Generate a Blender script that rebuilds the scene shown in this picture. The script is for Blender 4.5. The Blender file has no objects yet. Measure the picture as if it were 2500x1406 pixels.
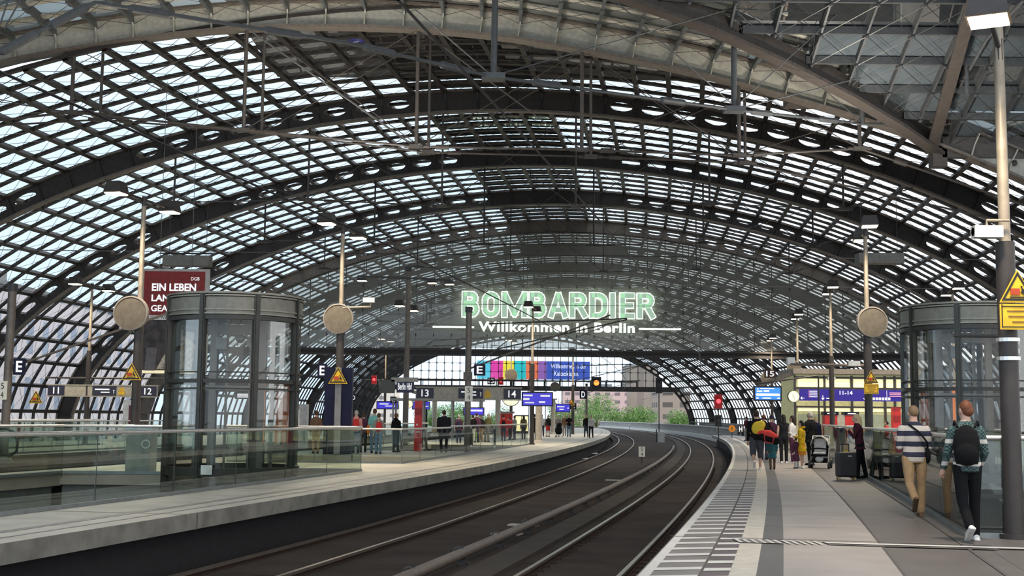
import bpy, bmesh, math, random
from mathutils import Vector, Matrix, Euler
random.seed(7)
S = bpy.context.scene
# ---------------------------------------------------------------- camera
EYE = 1.53; FPX = 3000.0; PITCH = math.atan(315/FPX); ROLL = 0.010
cd = bpy.data.cameras.new('camera'); cam = bpy.data.objects.new('camera', cd); S.collection.objects.link(cam)
cd.sensor_width = 36.0; cd.lens = 36.0*FPX/2500.0; cd.clip_start = 0.1; cd.clip_end = 3000
_fw = Vector((0, math.cos(PITCH), math.sin(PITCH))); _rt0 = Vector((1, 0, 0)); _up0 = Vector((0, -math.sin(PITCH), math.cos(PITCH)))
_rt = _rt0*math.cos(ROLL)+_up0*math.sin(ROLL); _up = _up0*math.cos(ROLL)-_rt0*math.sin(ROLL)
_m = Matrix((( _rt.x, _up.x, -_fw.x), (_rt.y, _up.y, -_fw.y), (_rt.z, _up.z, -_fw.z))).to_4x4()
_m.translation = Vector((0, 0, EYE)); cam.matrix_world = _m
S.camera = cam
# ---------------------------------------------------------------- world, view
W = bpy.data.worlds.new('overcast_sky'); S.world = W; W.use_nodes = True
nt = W.node_tree; nt.nodes.clear()
wo = nt.nodes.new('ShaderNodeOutputWorld'); bg = nt.nodes.new('ShaderNodeBackground')
tc = nt.nodes.new('ShaderNodeTexCoord'); nz = nt.nodes.new('ShaderNodeTexNoise'); nz.inputs['Scale'].default_value = 2.2; nz.inputs['Detail'].default_value = 4
cr = nt.nodes.new('ShaderNodeValToRGB')
cr.color_ramp.elements[0].position = 0.36; cr.color_ramp.elements[0].color = (0.67, 0.82, 0.96, 1)
cr.color_ramp.elements[1].position = 0.60; cr.color_ramp.elements[1].color = (0.93, 0.96, 1.0, 1)
sx = nt.nodes.new('ShaderNodeSeparateXYZ'); ad = nt.nodes.new('ShaderNodeMath'); ad.operation = 'MULTIPLY_ADD'; ad.inputs[1].default_value = 0.55
nt.links.new(tc.outputs['Generated'], nz.inputs['Vector']); nt.links.new(tc.outputs['Generated'], sx.inputs[0])
nt.links.new(sx.outputs['X'], ad.inputs[0]); nt.links.new(nz.outputs['Fac'], ad.inputs[2])
nt.links.new(ad.outputs[0], cr.inputs[0]); nt.links.new(cr.outputs[0], bg.inputs[0]); nt.links.new(bg.outputs[0], wo.inputs[0])
bg.inputs[1].default_value = 1.8
vs = S.view_settings; vs.view_transform = 'Standard'; vs.look = 'None'; vs.gamma = 1.0; vs.use_curve_mapping = False; vs.exposure = 0.0
cy = S.cycles
cy.use_denoising = True; cy.max_bounces = 5; cy.diffuse_bounces = 3; cy.glossy_bounces = 3; cy.transmission_bounces = 4
cy.transparent_max_bounces = 20; cy.caustics_reflective = False; cy.caustics_refractive = False; cy.sample_clamp_indirect = 3.0
# soft daylight of a bright overcast sky
sl = bpy.data.lights.new('daylight', 'SUN'); so = bpy.data.objects.new('daylight', sl); S.collection.objects.link(so)
sl.energy = 0.9; sl.angle = 1.2; sl.color = (0.93, 0.96, 1.0); so.rotation_euler = (math.radians(18), math.radians(24), 0)
LAMP = 4.5
# ---------------------------------------------------------------- pixel helpers (only to work out where things stand)
def ray(x, y): return _fw*FPX+_rt*(x-1250.0)-_up*(y-703.0)
def G(x, y, z=0.0):
    d = ray(x, y); t = (z-EYE)/d.z; return d.x*t, d.y*t
def D(x, y, Y):
    d = ray(x, y); t = Y/d.y; return Vector((d.x*t, Y, d.z*t+EYE))
def PX(Y): return Y/FPX                       # metres per pixel at depth Y
# ---------------------------------------------------------------- materials
MATS = {}
def mat(name, col, rough=0.6, metal=0.0, emit=None, es=0.0, noise=0.06, scale=6.0, bump=0.0, spec=0.5, coat=0.0):
    if name in MATS: return MATS[name]
    m = bpy.data.materials.new(name); m.use_nodes = True; n = m.node_tree; b = n.nodes['Principled BSDF']
    b.inputs['Roughness'].default_value = rough; b.inputs['Metallic'].default_value = metal
    b.inputs['Specular IOR Level'].default_value = spec
    if noise > 0:
        t = n.nodes.new('ShaderNodeTexCoord'); z = n.nodes.new('ShaderNodeTexNoise'); z.inputs['Scale'].default_value = scale; z.inputs['Detail'].default_value = 3
        r = n.nodes.new('ShaderNodeValToRGB')
        a = [max(0, c*(1-noise*2)) for c in col]; c2 = [min(1, c*(1+noise*2)) for c in col]
        r.color_ramp.elements[0].position = 0.35; r.color_ramp.elements[0].color = (*a, 1)
        r.color_ramp.elements[1].position = 0.65; r.color_ramp.elements[1].color = (*c2, 1)
        n.links.new(t.outputs['Object'], z.inputs['Vector']); n.links.new(z.outputs['Fac'], r.inputs[0]); n.links.new(r.outputs[0], b.inputs['Base Color'])
        if bump > 0:
            bp = n.nodes.new('ShaderNodeBump'); bp.inputs['Strength'].default_value = bump; bp.inputs['Distance'].default_value = 0.02
            n.links.new(z.outputs['Fac'], bp.inputs['Height']); n.links.new(bp.outputs[0], b.inputs['Normal'])
    else: b.inputs['Base Color'].default_value = (*col, 1)
    if emit: b.inputs['Emission Color'].default_value = (*emit, 1); b.inputs['Emission Strength'].default_value = es
    MATS[name] = m; return m
def glassmat(name, tint=(0.85, 0.9, 0.88), refl=1.0, haze=0.0, hazecol=(0.5, 0.55, 0.52), rough=0.0):
    if name in MATS: return MATS[name]
    m = bpy.data.materials.new(name); m.use_nodes = True; n = m.node_tree; n.nodes.clear()
    o = n.nodes.new('ShaderNodeOutputMaterial'); t = n.nodes.new('ShaderNodeBsdfTransparent'); g = n.nodes.new('ShaderNodeBsdfGlossy'); f = n.nodes.new('ShaderNodeFresnel')
    t.inputs[0].default_value = (*tint, 1); g.inputs['Roughness'].default_value = rough; f.inputs['IOR'].default_value = 1.8
    mu = n.nodes.new('ShaderNodeMath'); mu.operation = 'MULTIPLY'; mu.inputs[1].default_value = refl; mu.use_clamp = True
    mx = n.nodes.new('ShaderNodeMixShader'); n.links.new(f.outputs[0], mu.inputs[0]); n.links.new(mu.outputs[0], mx.inputs[0])
    if haze > 0:
        d = n.nodes.new('ShaderNodeBsdfDiffuse'); d.inputs[0].default_value = (*hazecol, 1); m2 = n.nodes.new('ShaderNodeMixShader'); m2.inputs[0].default_value = haze
        n.links.new(t.outputs[0], m2.inputs[1]); n.links.new(d.outputs[0], m2.inputs[2]); n.links.new(m2.outputs[0], mx.inputs[1])
    else: n.links.new(t.outputs[0], mx.inputs[1])
    n.links.new(g.outputs[0], mx.inputs[2]); n.links.new(mx.outputs[0], o.inputs[0]); MATS[name] = m; return m
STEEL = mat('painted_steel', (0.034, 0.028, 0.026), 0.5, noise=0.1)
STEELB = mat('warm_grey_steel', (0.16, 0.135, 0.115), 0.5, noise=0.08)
CABLE = mat('cable_steel', (0.10, 0.095, 0.09), 0.4, 0.4, noise=0)
CREAM = mat('cream_girder_paint', (0.52, 0.50, 0.43), 0.55)
DARK = mat('dark_metal', (0.035, 0.033, 0.035), 0.45)
POST = mat('post_brown_grey', (0.040, 0.032, 0.029), 0.5)
POSTL = mat('post_light_alu', (0.30, 0.25, 0.19), 0.45, 0.3)
INOX = mat('brushed_stainless', (0.80, 0.77, 0.72), 0.38, 0.85, noise=0.03)
STRUT = mat('strut_steel', (0.085, 0.072, 0.064), 0.5)
GROIN = mat('groin_steel', (0.075, 0.062, 0.055), 0.5)
BEIGE = mat('beige_disc', (0.13, 0.112, 0.088), 0.8, spec=0.2)
NAVY = mat('navy_enamel', (0.006, 0.007, 0.028), 0.4, spec=0.2)
WHITE = mat('white_paint', (0.8, 0.8, 0.78), 0.5)
BLACK = mat('black_plastic', (0.012, 0.012, 0.014), 0.5)
YELLOW = mat('warning_yellow', (0.80, 0.47, 0.015), 0.45)
RED = mat('signal_red', (0.62, 0.02, 0.02), 0.4)
LIT = mat('lamp_glow', (1, 0.9, 0.7), emit=(1.0, 0.80, 0.52), es=9.0, noise=0)
LETW = mat('sign_white_lit', (1, 1, 1), emit=(1, 1, 1), es=0.55, noise=0)
# ---------------------------------------------------------------- mesh builder
class MB:
    def __init__(s): s.v = []; s.f = []; s.m = []
    def add(s, vs_, fs, mi=0):
        o = len(s.v); s.v += [tuple(v) for v in vs_]; s.f += [tuple(o+i for i in f) for f in fs]; s.m += [mi]*len(fs); return s
    def box(s, c, d, mi=0, rz=0.0):
        x, y, z = d[0]/2, d[1]/2, d[2]/2; co, si = math.cos(rz), math.sin(rz)
        P = [(c[0]+a*x*co-b*y*si, c[1]+a*x*si+b*y*co, c[2]+e*z) for a in (-1, 1) for b in (-1, 1) for e in (-1, 1)]
        return s.add(P, [(0, 1, 3, 2), (4, 6, 7, 5), (0, 4, 5, 1), (2, 3, 7, 6), (0, 2, 6, 4), (1, 5, 7, 3)], mi)
    def beam(s, a, b, w, h, mi=0, up=(0, 0, 1)):
        a = Vector(a); b = Vector(b); d = (b-a).normalized(); u = Vector(up)
        r = d.cross(u)
        if r.length < 1e-4: r = d.cross(Vector((1, 0, 0)))
        r.normalize(); u = r.cross(d)
        P = [p+r*(i*w/2)+u*(j*h/2) for p in (a, b) for i, j in ((-1, -1), (1, -1), (1, 1), (-1, 1))]
        return s.add(P, [(0, 1, 2, 3), (4, 7, 6, 5), (0, 4, 5, 1), (1, 5, 6, 2), (2, 6, 7, 3), (3, 7, 4, 0)], mi)
    def tube(s, pts, rad, n=8, mi=0, caps=True):
        pts = [Vector(p) for p in pts]; R = rad if isinstance(rad, (list, tuple)) else [rad]*len(pts)
        V = []; prev = None
        for i, p in enumerate(pts):
            d = (pts[min(i+1, len(pts)-1)]-pts[max(i-1, 0)]).normalized()
            if prev is None:
                r = d.cross(Vector((0, 0, 1)))
                if r.length < 1e-3: r = d.cross(Vector((0, 1, 0)))
                r.normalize()
            else: r = (prev-d*prev.dot(d)).normalized()
            prev = r; u = d.cross(r)
            for k in range(n):
                a = 2*math.pi*k/n; V.append(p+(r*math.cos(a)+u*math.sin(a))*R[i])
        F = [(i*n+k, i*n+(k+1) % n, (i+1)*n+(k+1) % n, (i+1)*n+k) for i in range(len(pts)-1) for k in range(n)]
        if caps: F += [tuple(range(n-1, -1, -1)), tuple((len(pts)-1)*n+k for k in range(n))]
        return s.add(V, F, mi)
    def lathe(s, prof, n=24, c=(0, 0, 0), axis='z', mi=0, a0=0.0, a1=2*math.pi):
        full = abs(a1-a0-2*math.pi) < 1e-6; N = n if full else n+1; V = []
        for r, z in prof:
            for k in range(N):
                a = a0+(a1-a0)*k/n; x, y = r*math.cos(a), r*math.sin(a)
                q = (x, y, z) if axis == 'z' else ((x, z, y) if axis == 'y' else (z, x, y))
                V.append((c[0]+q[0], c[1]+q[1], c[2]+q[2]))
        F = []
        for i in range(len(prof)-1):
            for k in range(n):
                k2 = (k+1) % N; F.append((i*N+k, i*N+k2, (i+1)*N+k2, (i+1)*N+k))
        return s.add(V, F, mi)
    def prism(s, poly, y0, y1, mi=0, plane='xz', c=(0, 0, 0)):
        n = len(poly)
        def q(a, b, t): return (c[0]+a, c[1]+t, c[2]+b) if plane == 'xz' else ((c[0]+a, c[1]+b, c[2]+t) if plane == 'xy' else (c[0]+t, c[1]+a, c[2]+b))
        V = [q(a, b, y0) for a, b in poly]+[q(a, b, y1) for a, b in poly]
        F = [tuple(range(n)), tuple(range(2*n-1, n-1, -1))]+[(i, i+n, (i+1) % n+n, (i+1) % n) for i in range(n)]
        return s.add(V, F, mi)
    def ball(s, c, r, n=10, mi=0):
        rx, ry, rz = r if isinstance(r, (tuple, list)) else (r, r, r); V = []; h = n//2+1
        for i in range(1, h):
            t = math.pi*i/h
            for k in range(n): a = 2*math.pi*k/n; V.append((c[0]+rx*math.sin(t)*math.cos(a), c[1]+ry*math.sin(t)*math.sin(a), c[2]+rz*math.cos(t)))
        V += [(c[0], c[1], c[2]+rz), (c[0], c[1], c[2]-rz)]; T, B = len(V)-2, len(V)-1
        F = [(i*n+k, (i+1)*n+k, (i+1)*n+(k+1) % n, i*n+(k+1) % n) for i in range(h-2) for k in range(n)]
        F += [(T, k, (k+1) % n) for k in range(n)]+[(B, (h-2)*n+(k+1) % n, (h-2)*n+k) for k in range(n)]
        return s.add(V, F, mi)
    def mesh(s, name, mats, smooth=False):
        me = bpy.data.meshes.new(name); me.from_pydata(s.v, [], s.f)
        for m in (mats if isinstance(mats, (list, tuple)) else [mats]): me.materials.append(m)
        for p, i in zip(me.polygons, s.m): p.material_index = i; p.use_smooth = smooth
        bm = bmesh.new(); bm.from_mesh(me); bmesh.ops.recalc_face_normals(bm, faces=bm.faces); bm.to_mesh(me); bm.free()
        me.update(); return me
    def build(s, name, mats, parent=None, loc=None, smooth=False, label=None):
        o = bpy.data.objects.new(name, s.mesh(name, mats, smooth)); S.collection.objects.link(o)
        if smooth:
            md = o.modifiers.new('edges', 'EDGE_SPLIT'); md.split_angle = math.radians(50)
        if parent: o.parent = parent
        if loc is not None: o.location = loc
        if label: o['label'] = label
        return o
def tag(o, label, cat, group=None, kind=None):
    if kind: o['kind'] = kind
    if label: o['label'] = label
    if cat: o['category'] = cat
    if group: o['group'] = group
    return o
def thing(name, label, cat, loc=(0, 0, 0), rz=0.0, group=None):
    o = bpy.data.objects.new(name, None); S.collection.objects.link(o); o.empty_display_size = 0.2
    o.location = loc; o.rotation_euler = (0, 0, rz); return tag(o, label, cat, group)
def struct(name, mb, mats, parent=None, smooth=False):
    o = mb.build(name, mats, parent, smooth=smooth)
    if not parent: o['kind'] = 'structure'
    return o
def text(s, size, loc, mt, parent, rx=90, rz=0.0, sx=1.0, off=0.0, ext=0.01, name='lettering', align='CENTER', label=None, sp=1.0):
    cu = bpy.data.curves.new(name, 'FONT'); cu.body = s; cu.size = size; cu.extrude = ext; cu.offset = off; cu.align_x = align; cu.align_y = 'CENTER'; cu.space_character = sp; cu.resolution_u = 4
    t = bpy.data.objects.new(name, cu); S.collection.objects.link(t)
    bpy.context.view_layer.update()
    me = bpy.data.meshes.new_from_object(t.evaluated_get(bpy.context.evaluated_depsgraph_get()))
    bpy.data.objects.remove(t); bpy.data.curves.remove(cu)
    me.name = name; me.materials.clear(); me.materials.append(mt)
    for v in me.vertices: v.co.x *= sx
    o = bpy.data.objects.new(name, me); S.collection.objects.link(o); o.location = loc; o.rotation_euler = (math.radians(rx), 0, rz); o.parent = parent
    if label: o['label'] = label
    return o
def spot(loc, power, col=(1, 0.86, 0.66), size=0.25, angle=150, parent=None, rot=(0, 0, 0)):
    l = bpy.data.lights.new('lamp_or_fill_light', 'SPOT'); l.energy = power*LAMP; l.color = col; l.shadow_soft_size = size; l.spot_size = math.radians(angle); l.spot_blend = 0.8
    o = bpy.data.objects.new('lamp_or_fill_light', l); S.collection.objects.link(o); o.location = loc; o.rotation_euler = rot
    if parent: o.parent = parent
    return o
# ---------------------------------------------------------------- the station's curves
def Xr(Y): return 0.235*Y-0.0005*Y*Y-1.53            # edge of the platform on the right
def Xl(Y): return Xr(Y)-7.75-max(0.0, Y-40)*0.026    # edge of the middle platform
def Xc(Y): return 0.2075*Y-0.000575*Y*Y-10.3-(3.5*((Y-97)/134.0)**2 if Y > 97 else 0.0)   # middle of the glazed hall
def head(Y): return 0.235-0.001*Y
def frange(a, b, s):
    n = max(1, int(round((b-a)/s))); return [a+(b-a)*i/n for i in range(n+1)]
# ================================================================ roof
NPROF = 54
def profile(a=33.0, z0=0.5, top=16.25, n=1.85, off=0.0, N=NPROF):
    P = []
    for i in range(721):
        t = math.pi*i/720; c, s = math.cos(t), math.sin(t)
        P.append(((a+off)*(-1 if c > 0 else 1)*abs(c)**(2/n), z0+(top+off-z0)*abs(s)**(2/n)))
    P = [(P[0][0], -1.6)]+P+[(P[-1][0], -1.6)]
    L = [0]
    for i in range(1, len(P)): L.append(L[-1]+math.dist(P[i], P[i-1]))
    out = []; j = 0
    for k in range(N+1):
        t = L[-1]*k/N
        while j < len(L)-2 and L[j+1] < t: j += 1
        f = (t-L[j])/max(1e-9, L[j+1]-L[j]); out.append((P[j][0]+(P[j+1][0]-P[j][0])*f, P[j][1]+(P[j+1][1]-P[j][1])*f))
    return out
PR0 = profile()
def nrm(P):
    out = []
    for i in range(len(P)):
        a = P[max(0, i-1)]; b = P[min(len(P)-1, i+1)]; dx, dz = b[0]-a[0], b[1]-a[1]; l = math.hypot(dx, dz); out.append((-dz/l, dx/l))
    return out
NR0 = nrm(PR0)
def wid(Y): return 1.0 if Y < 97 else 1.0-0.09*(Y-97)/134.0
def RP(j, Y, d=0.0, t=0.0):
    """point j of the roof section at Y, d metres outward of the soffit, t metres along the section"""
    u, z = PR0[j]; nx, nz = NR0[j]
    return (Xc(Y)+wid(Y)*(u+nx*d+nz*t), Y, z+nz*d-nx*t)
RIBY = [58, 71, 84, 97]+[97+13.4*k for k in range(1, 11)]
DG = 1.05                                           # the glass lies this far outside the arches' lower flange
ROOFG = glassmat('roof_glass', (0.95, 0.98, 0.99), 0.3)
PV = mat('solar_cells', (0.02, 0.018, 0.018), 0.9, spec=0.05)
ys = frange(46, 58, 1.5)
for a, b in zip(RIBY[:-1], RIBY[1:]): ys += frange(a, b, 1.63)[1:]
NP = NPROF+1
g = MB(); V = [RP(j, Y, DG) for Y in ys for j in range(NP)]; F = [(i*NP+j, i*NP+j+1, (i+1)*NP+j+1, (i+1)*NP+j) for i in range(len(ys)-1) for j in range(NPROF)]
V2 = [RP(j, Y, DG+0.03) for Y in ys for j in range(NP)]
g.add(V, F); struct('ceiling', g, ROOFG)
# solar cells laminated into the crown panes and scattered darker panes
pv = MB()
for i in range(len(ys)-1):
    for j in range(NPROF):
        u = (PR0[j][0]+PR0[j+1][0])/2
        if -5.2 < u < 1.8: k = 0.5
        elif ys[i] < 110 and 5 < u < 30: k = 0.16
        else: continue
        a, b, c, d = [Vector(p) for p in (RP(j, ys[i], DG+.01), RP(j+1, ys[i], DG+.01), RP(j+1, ys[i+1], DG+.01), RP(j, ys[i+1], DG+.01))]
        e = (1-k)/2
        if u > 4: q = [a, b, b.lerp(c, k), a.lerp(d, k)]
        else: q = [a.lerp(b, .06).lerp(d.lerp(c, .06), e*.7), a.lerp(b, .94).lerp(d.lerp(c, .94), e*.7), a.lerp(b, .94).lerp(d.lerp(c, .94), 1-e*.7), a.lerp(b, .06).lerp(d.lerp(c, .06), 1-e*.7)]
        pv.add(q+[p+Vector((0, 0, .02)) for p in q], [(0, 1, 2, 3), (7, 6, 5, 4), (0, 4, 5, 1), (1, 5, 6, 2), (2, 6, 7, 3), (3, 7, 4, 0)])
struct('ceiling', pv, PV)
lo = MB()                                           # purlins along the hall
for j in range(NP):
    w, dp = 0.105, 0.20
    V = []
    for Y in ys: V += [RP(j, Y, DG, -w), RP(j, Y, DG, w), RP(j, Y, DG-dp, w), RP(j, Y, DG-dp, -w)]
    F = [(i*4+k, i*4+(k+1) % 4, (i+1)*4+(k+1) % 4, (i+1)*4+k) for i in range(len(ys)-1) for k in range(4)]
    lo.add(V, F)
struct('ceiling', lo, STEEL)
tr = MB()                                           # glazing bars across the hall
for Y in ys:
    hw = 0.125; V = []
    for j in range(NP):
        for dy, d in ((-hw, DG), (hw, DG), (hw, DG-.12), (-hw, DG-.12)):
            p = RP(j, Y, d); V.append((p[0], p[1]+dy, p[2]))
    F = [(i*4+k, i*4+(k+1) % 4, (i+1)*4+(k+1) % 4, (i+1)*4+k) for i in range(NP-1) for k in range(4)]
    tr.add(V, F)
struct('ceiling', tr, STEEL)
wr = MB()                                           # crossed tie wires under the nearer panes
def wire(mb, a, b, r=0.012): mb.tube([a, b], r, 3, caps=False)
for i in range(len(ys)-1):
    if ys[i] > 96: break
    for j in range(NPROF):
        wire(wr, RP(j, ys[i], DG-.2), RP(j+1, ys[i+1], DG-.2)); wire(wr, RP(j+1, ys[i], DG-.2), RP(j, ys[i+1], DG-.2))
struct('ceiling', wr, CABLE)
# ---------------- arches
def arch(Y, idx, pts, nrs, depth, nameweb, holes=True, ft=0.2, mats=(STEEL, STEEL), webmat=None):
    root = bpy.data.objects.new('trim_%d' % idx, None); S.collection.objects.link(root); root['kind'] = 'structure'
    n = len(pts); web = MB(); hw = 0.03
    def Q(i, d, y=0.0): return Vector((pts[i][0]+nrs[i][0]*d, Y+y, pts[i][1]+nrs[i][1]*d))
    for i in range(n-1):
        a, b, c, d = Q(i, 0), Q(i+1, 0), Q(i+1, depth), Q(i, depth)
        u = (pts[i][0]+pts[i+1][0])/2-Xc(Y)
        hole = holes and abs(u) > 4.8 and not (17.5 < abs(u) < 21.5) and pts[i][1] > 3
        if not hole:
            for y in (-hw, hw): web.add([Vector((p.x, p.y+y, p.z)) for p in (a, b, c, d)], [(0, 1, 2, 3)])
        else:
            K = 16; out = []; inn = []
            for k in range(K):
                t = 2*math.pi*k/K; cx, sz = math.cos(t), math.sin(t)
                m = max(abs(cx), abs(sz)); ox, oz = 0.5+0.5*cx/m, 0.5+0.5*sz/m; ix, iz = 0.5+0.36*cx, 0.5+0.22*sz
                for L, (qx, qz) in ((out, (ox, oz)), (inn, (ix, iz))): L.append(a.lerp(b, qx).lerp(d.lerp(c, qx), qz))
            for y in (-hw, hw):
                V = [Vector((p.x, p.y+y, p.z)) for p in out+inn]; web.add(V, [(k, (k+1) % K, K+(k+1) % K, K+k) for k in range(K)])
            V = [Vector((p.x, p.y+y, p.z)) for y in (-hw, hw) for p in inn]; web.add(V, [(k, (k+1) % K, K+(k+1) % K, K+k) for k in range(K)])
    web.build('web', webmat or mats[0], root)
    fl = MB()
    for dd, th in ((0.0, 0.10), (depth, 0.08)):
        V = []
        for i in range(n):
            for y, d in ((-ft, dd-th), (ft, dd-th), (ft, dd), (-ft, dd)): V.append(Q(i, d, y))
        fl.add(V, [(i*4+k, i*4+(k+1) % 4, (i+1)*4+(k+1) % 4, (i+1)*4+k) for i in range(n-1) for k in range(4)])
    fl.build('flange', mats[1], root)
    st = MB()
    for i in range(n):
        T = Vector((nrs[i][1], 0, -nrs[i][0]))*0.025
        for y in (-1, 1):
            V = [Q(i, d, y*yy)+T*s for s in (-1, 1) for d, yy in ((0, hw), (0, ft), (depth*.5, ft*.55), (depth, ft), (depth, hw))]
            st.add(V, [(0, 1, 2, 3, 4), (9, 8, 7, 6, 5)]+[(k, (k+1) % 5, 5+(k+1) % 5, 5+k) for k in range(5)])
    st.build('stiffener', webmat or mats[0], root)
    return root
def truss(root, Y, topz, span=19.5, us=(-16, -9.6, -3.2, 3.2, 9.6, 16), sag=(2.3, 3.6, 4.6, 4.6, 3.6, 2.3), r=0.055, twin=0.0, xc=None, endz=None):
    """the tie rods and struts hung below an arch"""
    xc = Xc(Y) if xc is None else xc; low = []; tops = []; s = MB(); c = MB()
    for u, g_ in zip(us, sag):
        t = Vector((xc+u, Y, topz(u))); b = Vector((xc+u, Y, topz(u)-g_)); low.append(b); tops.append(t)
        for dy in ((-twin, twin) if twin else (0,)): s.tube([t+Vector((0, dy, 0)), b+Vector((0, dy, 0))], r, 7)
        c.box(b, (0.5, 0.22, 0.14)); c.tube([b+Vector((-.45, 0, 0)), b+Vector((.45, 0, 0))], 0.07, 6)
    e0 = Vector((xc-span, Y, topz(-span))); e1 = Vector((xc+span, Y, topz(span))); ch = [e0]+low+[e1]
    for a, b in zip(ch[:-1], ch[1:]): c.tube([a, b], r*.62, 6); c.tube([a.lerp(b, .12), a.lerp(b, .12)+(b-a).normalized()*0.5], r*1.3, 6)
    tt = [e0]+tops+[e1]
    for k in range(len(low)):
        wire(c, low[k], tt[k], 0.02)
        wire(c, low[k], tt[k+2], 0.02)
    s.build('strut', STRUT if Y < 60 else STEEL, root); c.build('tie_rod', STRUT if Y < 60 else STEEL, root)
def topz(u):
    return 0.5+15.75*max(0.0, 1-(min(abs(u), 33)/33.0)**1.85)**(1/1.85)
ti = 1
for k, Y in enumerate(RIBY):
    pts = [(Xc(Y)+wid(Y)*p[0], p[1]) for p in PR0]
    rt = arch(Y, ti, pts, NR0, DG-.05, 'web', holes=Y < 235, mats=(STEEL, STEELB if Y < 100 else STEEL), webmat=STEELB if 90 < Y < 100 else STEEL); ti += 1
    if Y < 200: truss(rt, Y, topz, r=0.05 if Y < 80 else 0.04)
# ---------------- the cream girder where the crossing begins, Y = 46
CG = [(-37, -1.6), (-36.6, 3), (-35.2, 6), (-32.5, 8.8), (-29, 11.2), (-25, 13.0), (-19.7, 14.85), (-14.1, 15.9), (-10.5, 16.3), (-7.2, 16.42), (-3.9, 16.35), (-0.7, 16.1), (2.5, 15.6), (6.6, 14.8), (10.2, 13.9), (13.3, 13.0), (16.1, 12.05), (19.4, 10.7), (22.5, 9.1), (25.5, 7.0), (28, 4.4), (29.5, 1.5), (29.8, -1.6)]
def resample(P, N):
    L = [0]
    for i in range(1, len(P)): L.append(L[-1]+math.dist(P[i], P[i-1]))
    out = []; j = 0
    def cr_(a, b, c, d, t): return 0.5*((2*b)+(-a+c)*t+(2*a-5*b+4*c-d)*t*t+(-a+3*b-3*c+d)*t**3)
    for k in range(N+1):
        t = L[-1]*k/N
        while j < len(L)-2 and L[j+1] < t: j += 1
        f = (t-L[j])/(L[j+1]-L[j]); a, b, c, d = P[max(0, j-1)], P[j], P[j+1], P[min(len(P)-1, j+2)]
        out.append((cr_(a[0], b[0], c[0], d[0], f), cr_(a[1], b[1], c[1], d[1], f)))
    return out
CGP = resample(CG, 56); CGN = nrm(CGP)
rt = arch(46, ti, CGP, CGN, 0.98, 'web', holes=False, ft=0.3, mats=(CREAM, STEELB), webmat=CREAM); ti += 1
import bisect
def cgz(X):
    for (a, b) in zip(CGP[:-1], CGP[1:]):
        if a[0] <= X <= b[0]: return a[1]+(b[1]-a[1])*(X-a[0])/max(1e-6, b[0]-a[0])
    return 0
truss(rt, 46, cgz, span=24, us=(-23, -16.9, -10.3, -3.7, 2.6, 8.6, 13.2), sag=(1.6, 2.5, 4.0, 4.6, 3.9, 2.8, 1.2), r=0.075, xc=0.0)
truss(rt, 46.9, cgz, span=24, us=(-22.2, -16.1, -9.8, -3.3, 3.0, 9.0), sag=(1.6, 2.7, 3.9, 4.6, 3.9, 2.8), r=0.06, xc=0.0)
# ---------------- crossing roof nearer than the cream girder
NG = glassmat('crossing_glass', (0.45, 0.50, 0.50), 0.8, 0.6, (0.30, 0.33, 0.32))
def nsz(Y): return 12.0+0.466*(46-Y)
def gro(Y):                                           # where the two vaults meet
    for (a, b) in zip(CGP[:-1], CGP[1:]):
        if a[0] > 0 and a[1] >= nsz(Y) >= b[1]: return a[0]+(b[0]-a[0])*(a[1]-nsz(Y))/(a[1]-b[1])
    return 2.0
yn = frange(27, 46, 1.5); cg = MB(); cb = MB(); cx_ = MB(); cw = MB()
def CP(j, Y, d=0.0, t=0.0): return Vector((CGP[j][0]+CGN[j][0]*d+CGN[j][1]*t, Y, CGP[j][1]+CGN[j][1]*d-CGN[j][0]*t))
for i in range(len(yn)-1):
    gx = gro((yn[i]+yn[i+1])/2)
    for j in range(len(CGP)-1):
        if (CGP[j][0]+CGP[j+1][0])/2 > gx: continue
        cg.add([CP(j, yn[i], 1.0), CP(j+1, yn[i], 1.0), CP(j+1, yn[i+1], 1.0), CP(j, yn[i+1], 1.0)], [(0, 1, 2, 3)])
        cb.beam(CP(j, yn[i], .87), CP(j+1, yn[i], .87), 0.30, 0.10)
        V = [CP(j, y, d, t) for y in (yn[i], yn[i+1]) for d, t in ((1.0, -.05), (1.0, .05), (0.62, .05), (0.62, -.05))]
        cx_.add(V, [(0, 1, 2, 3), (4, 7, 6, 5)]+[(k, (k+1) % 4, 4+(k+1) % 4, 4+k) for k in range(4)])
        cx_.box(CP(j, yn[i], .60), (.16, .5, .05))
        wire(cw, CP(j, yn[i], .6), CP(j+1, yn[i+1], .6)); wire(cw, CP(j+1, yn[i], .6), CP(j, yn[i+1], .6))
struct('ceiling', cg, NG); struct('ceiling', cb, CREAM); struct('ceiling', cx_, mat('purlin_slate', (0.10, 0.11, 0.115), 0.5)); struct('ceiling', cw, CABLE)
# the north-south vault on the right
nv = MB(); nb = MB(); nw = MB(); yv = [46.0-1.36*k for k in range(13)]
for i in range(len(yv)-1):
    a, b = yv[i], yv[i+1]; x0 = gro(max(28, (a+b)/2)); xs = [x for x in frange(-1.0+.5, 40, 1.55) if x > x0-1.5]
    for p, q in zip(xs[:-1], xs[1:]):
        p = max(p, gro(max(28, a))) if p < x0 else p
        A, B, C_, D_ = Vector((p, a, nsz(a)+.3)), Vector((q, a, nsz(a)+.3)), Vector((q, b, nsz(b)+.3)), Vector((p, b, nsz(b)+.3))
        nv.add([A, B, C_, D_], [(0, 1, 2, 3)])
        o = Vector((0, 0, .15)); nb.beam(A-o, B-o, .14, .26); nb.beam(B-o, C_-o, .07, .26); o = Vector((0, 0, .34))
        nb.ball(B-o, .08, 6)
        for e, f_ in ((A, C_), (B, D_)): wire(nw, e-o, f_-o, .014)
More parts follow.
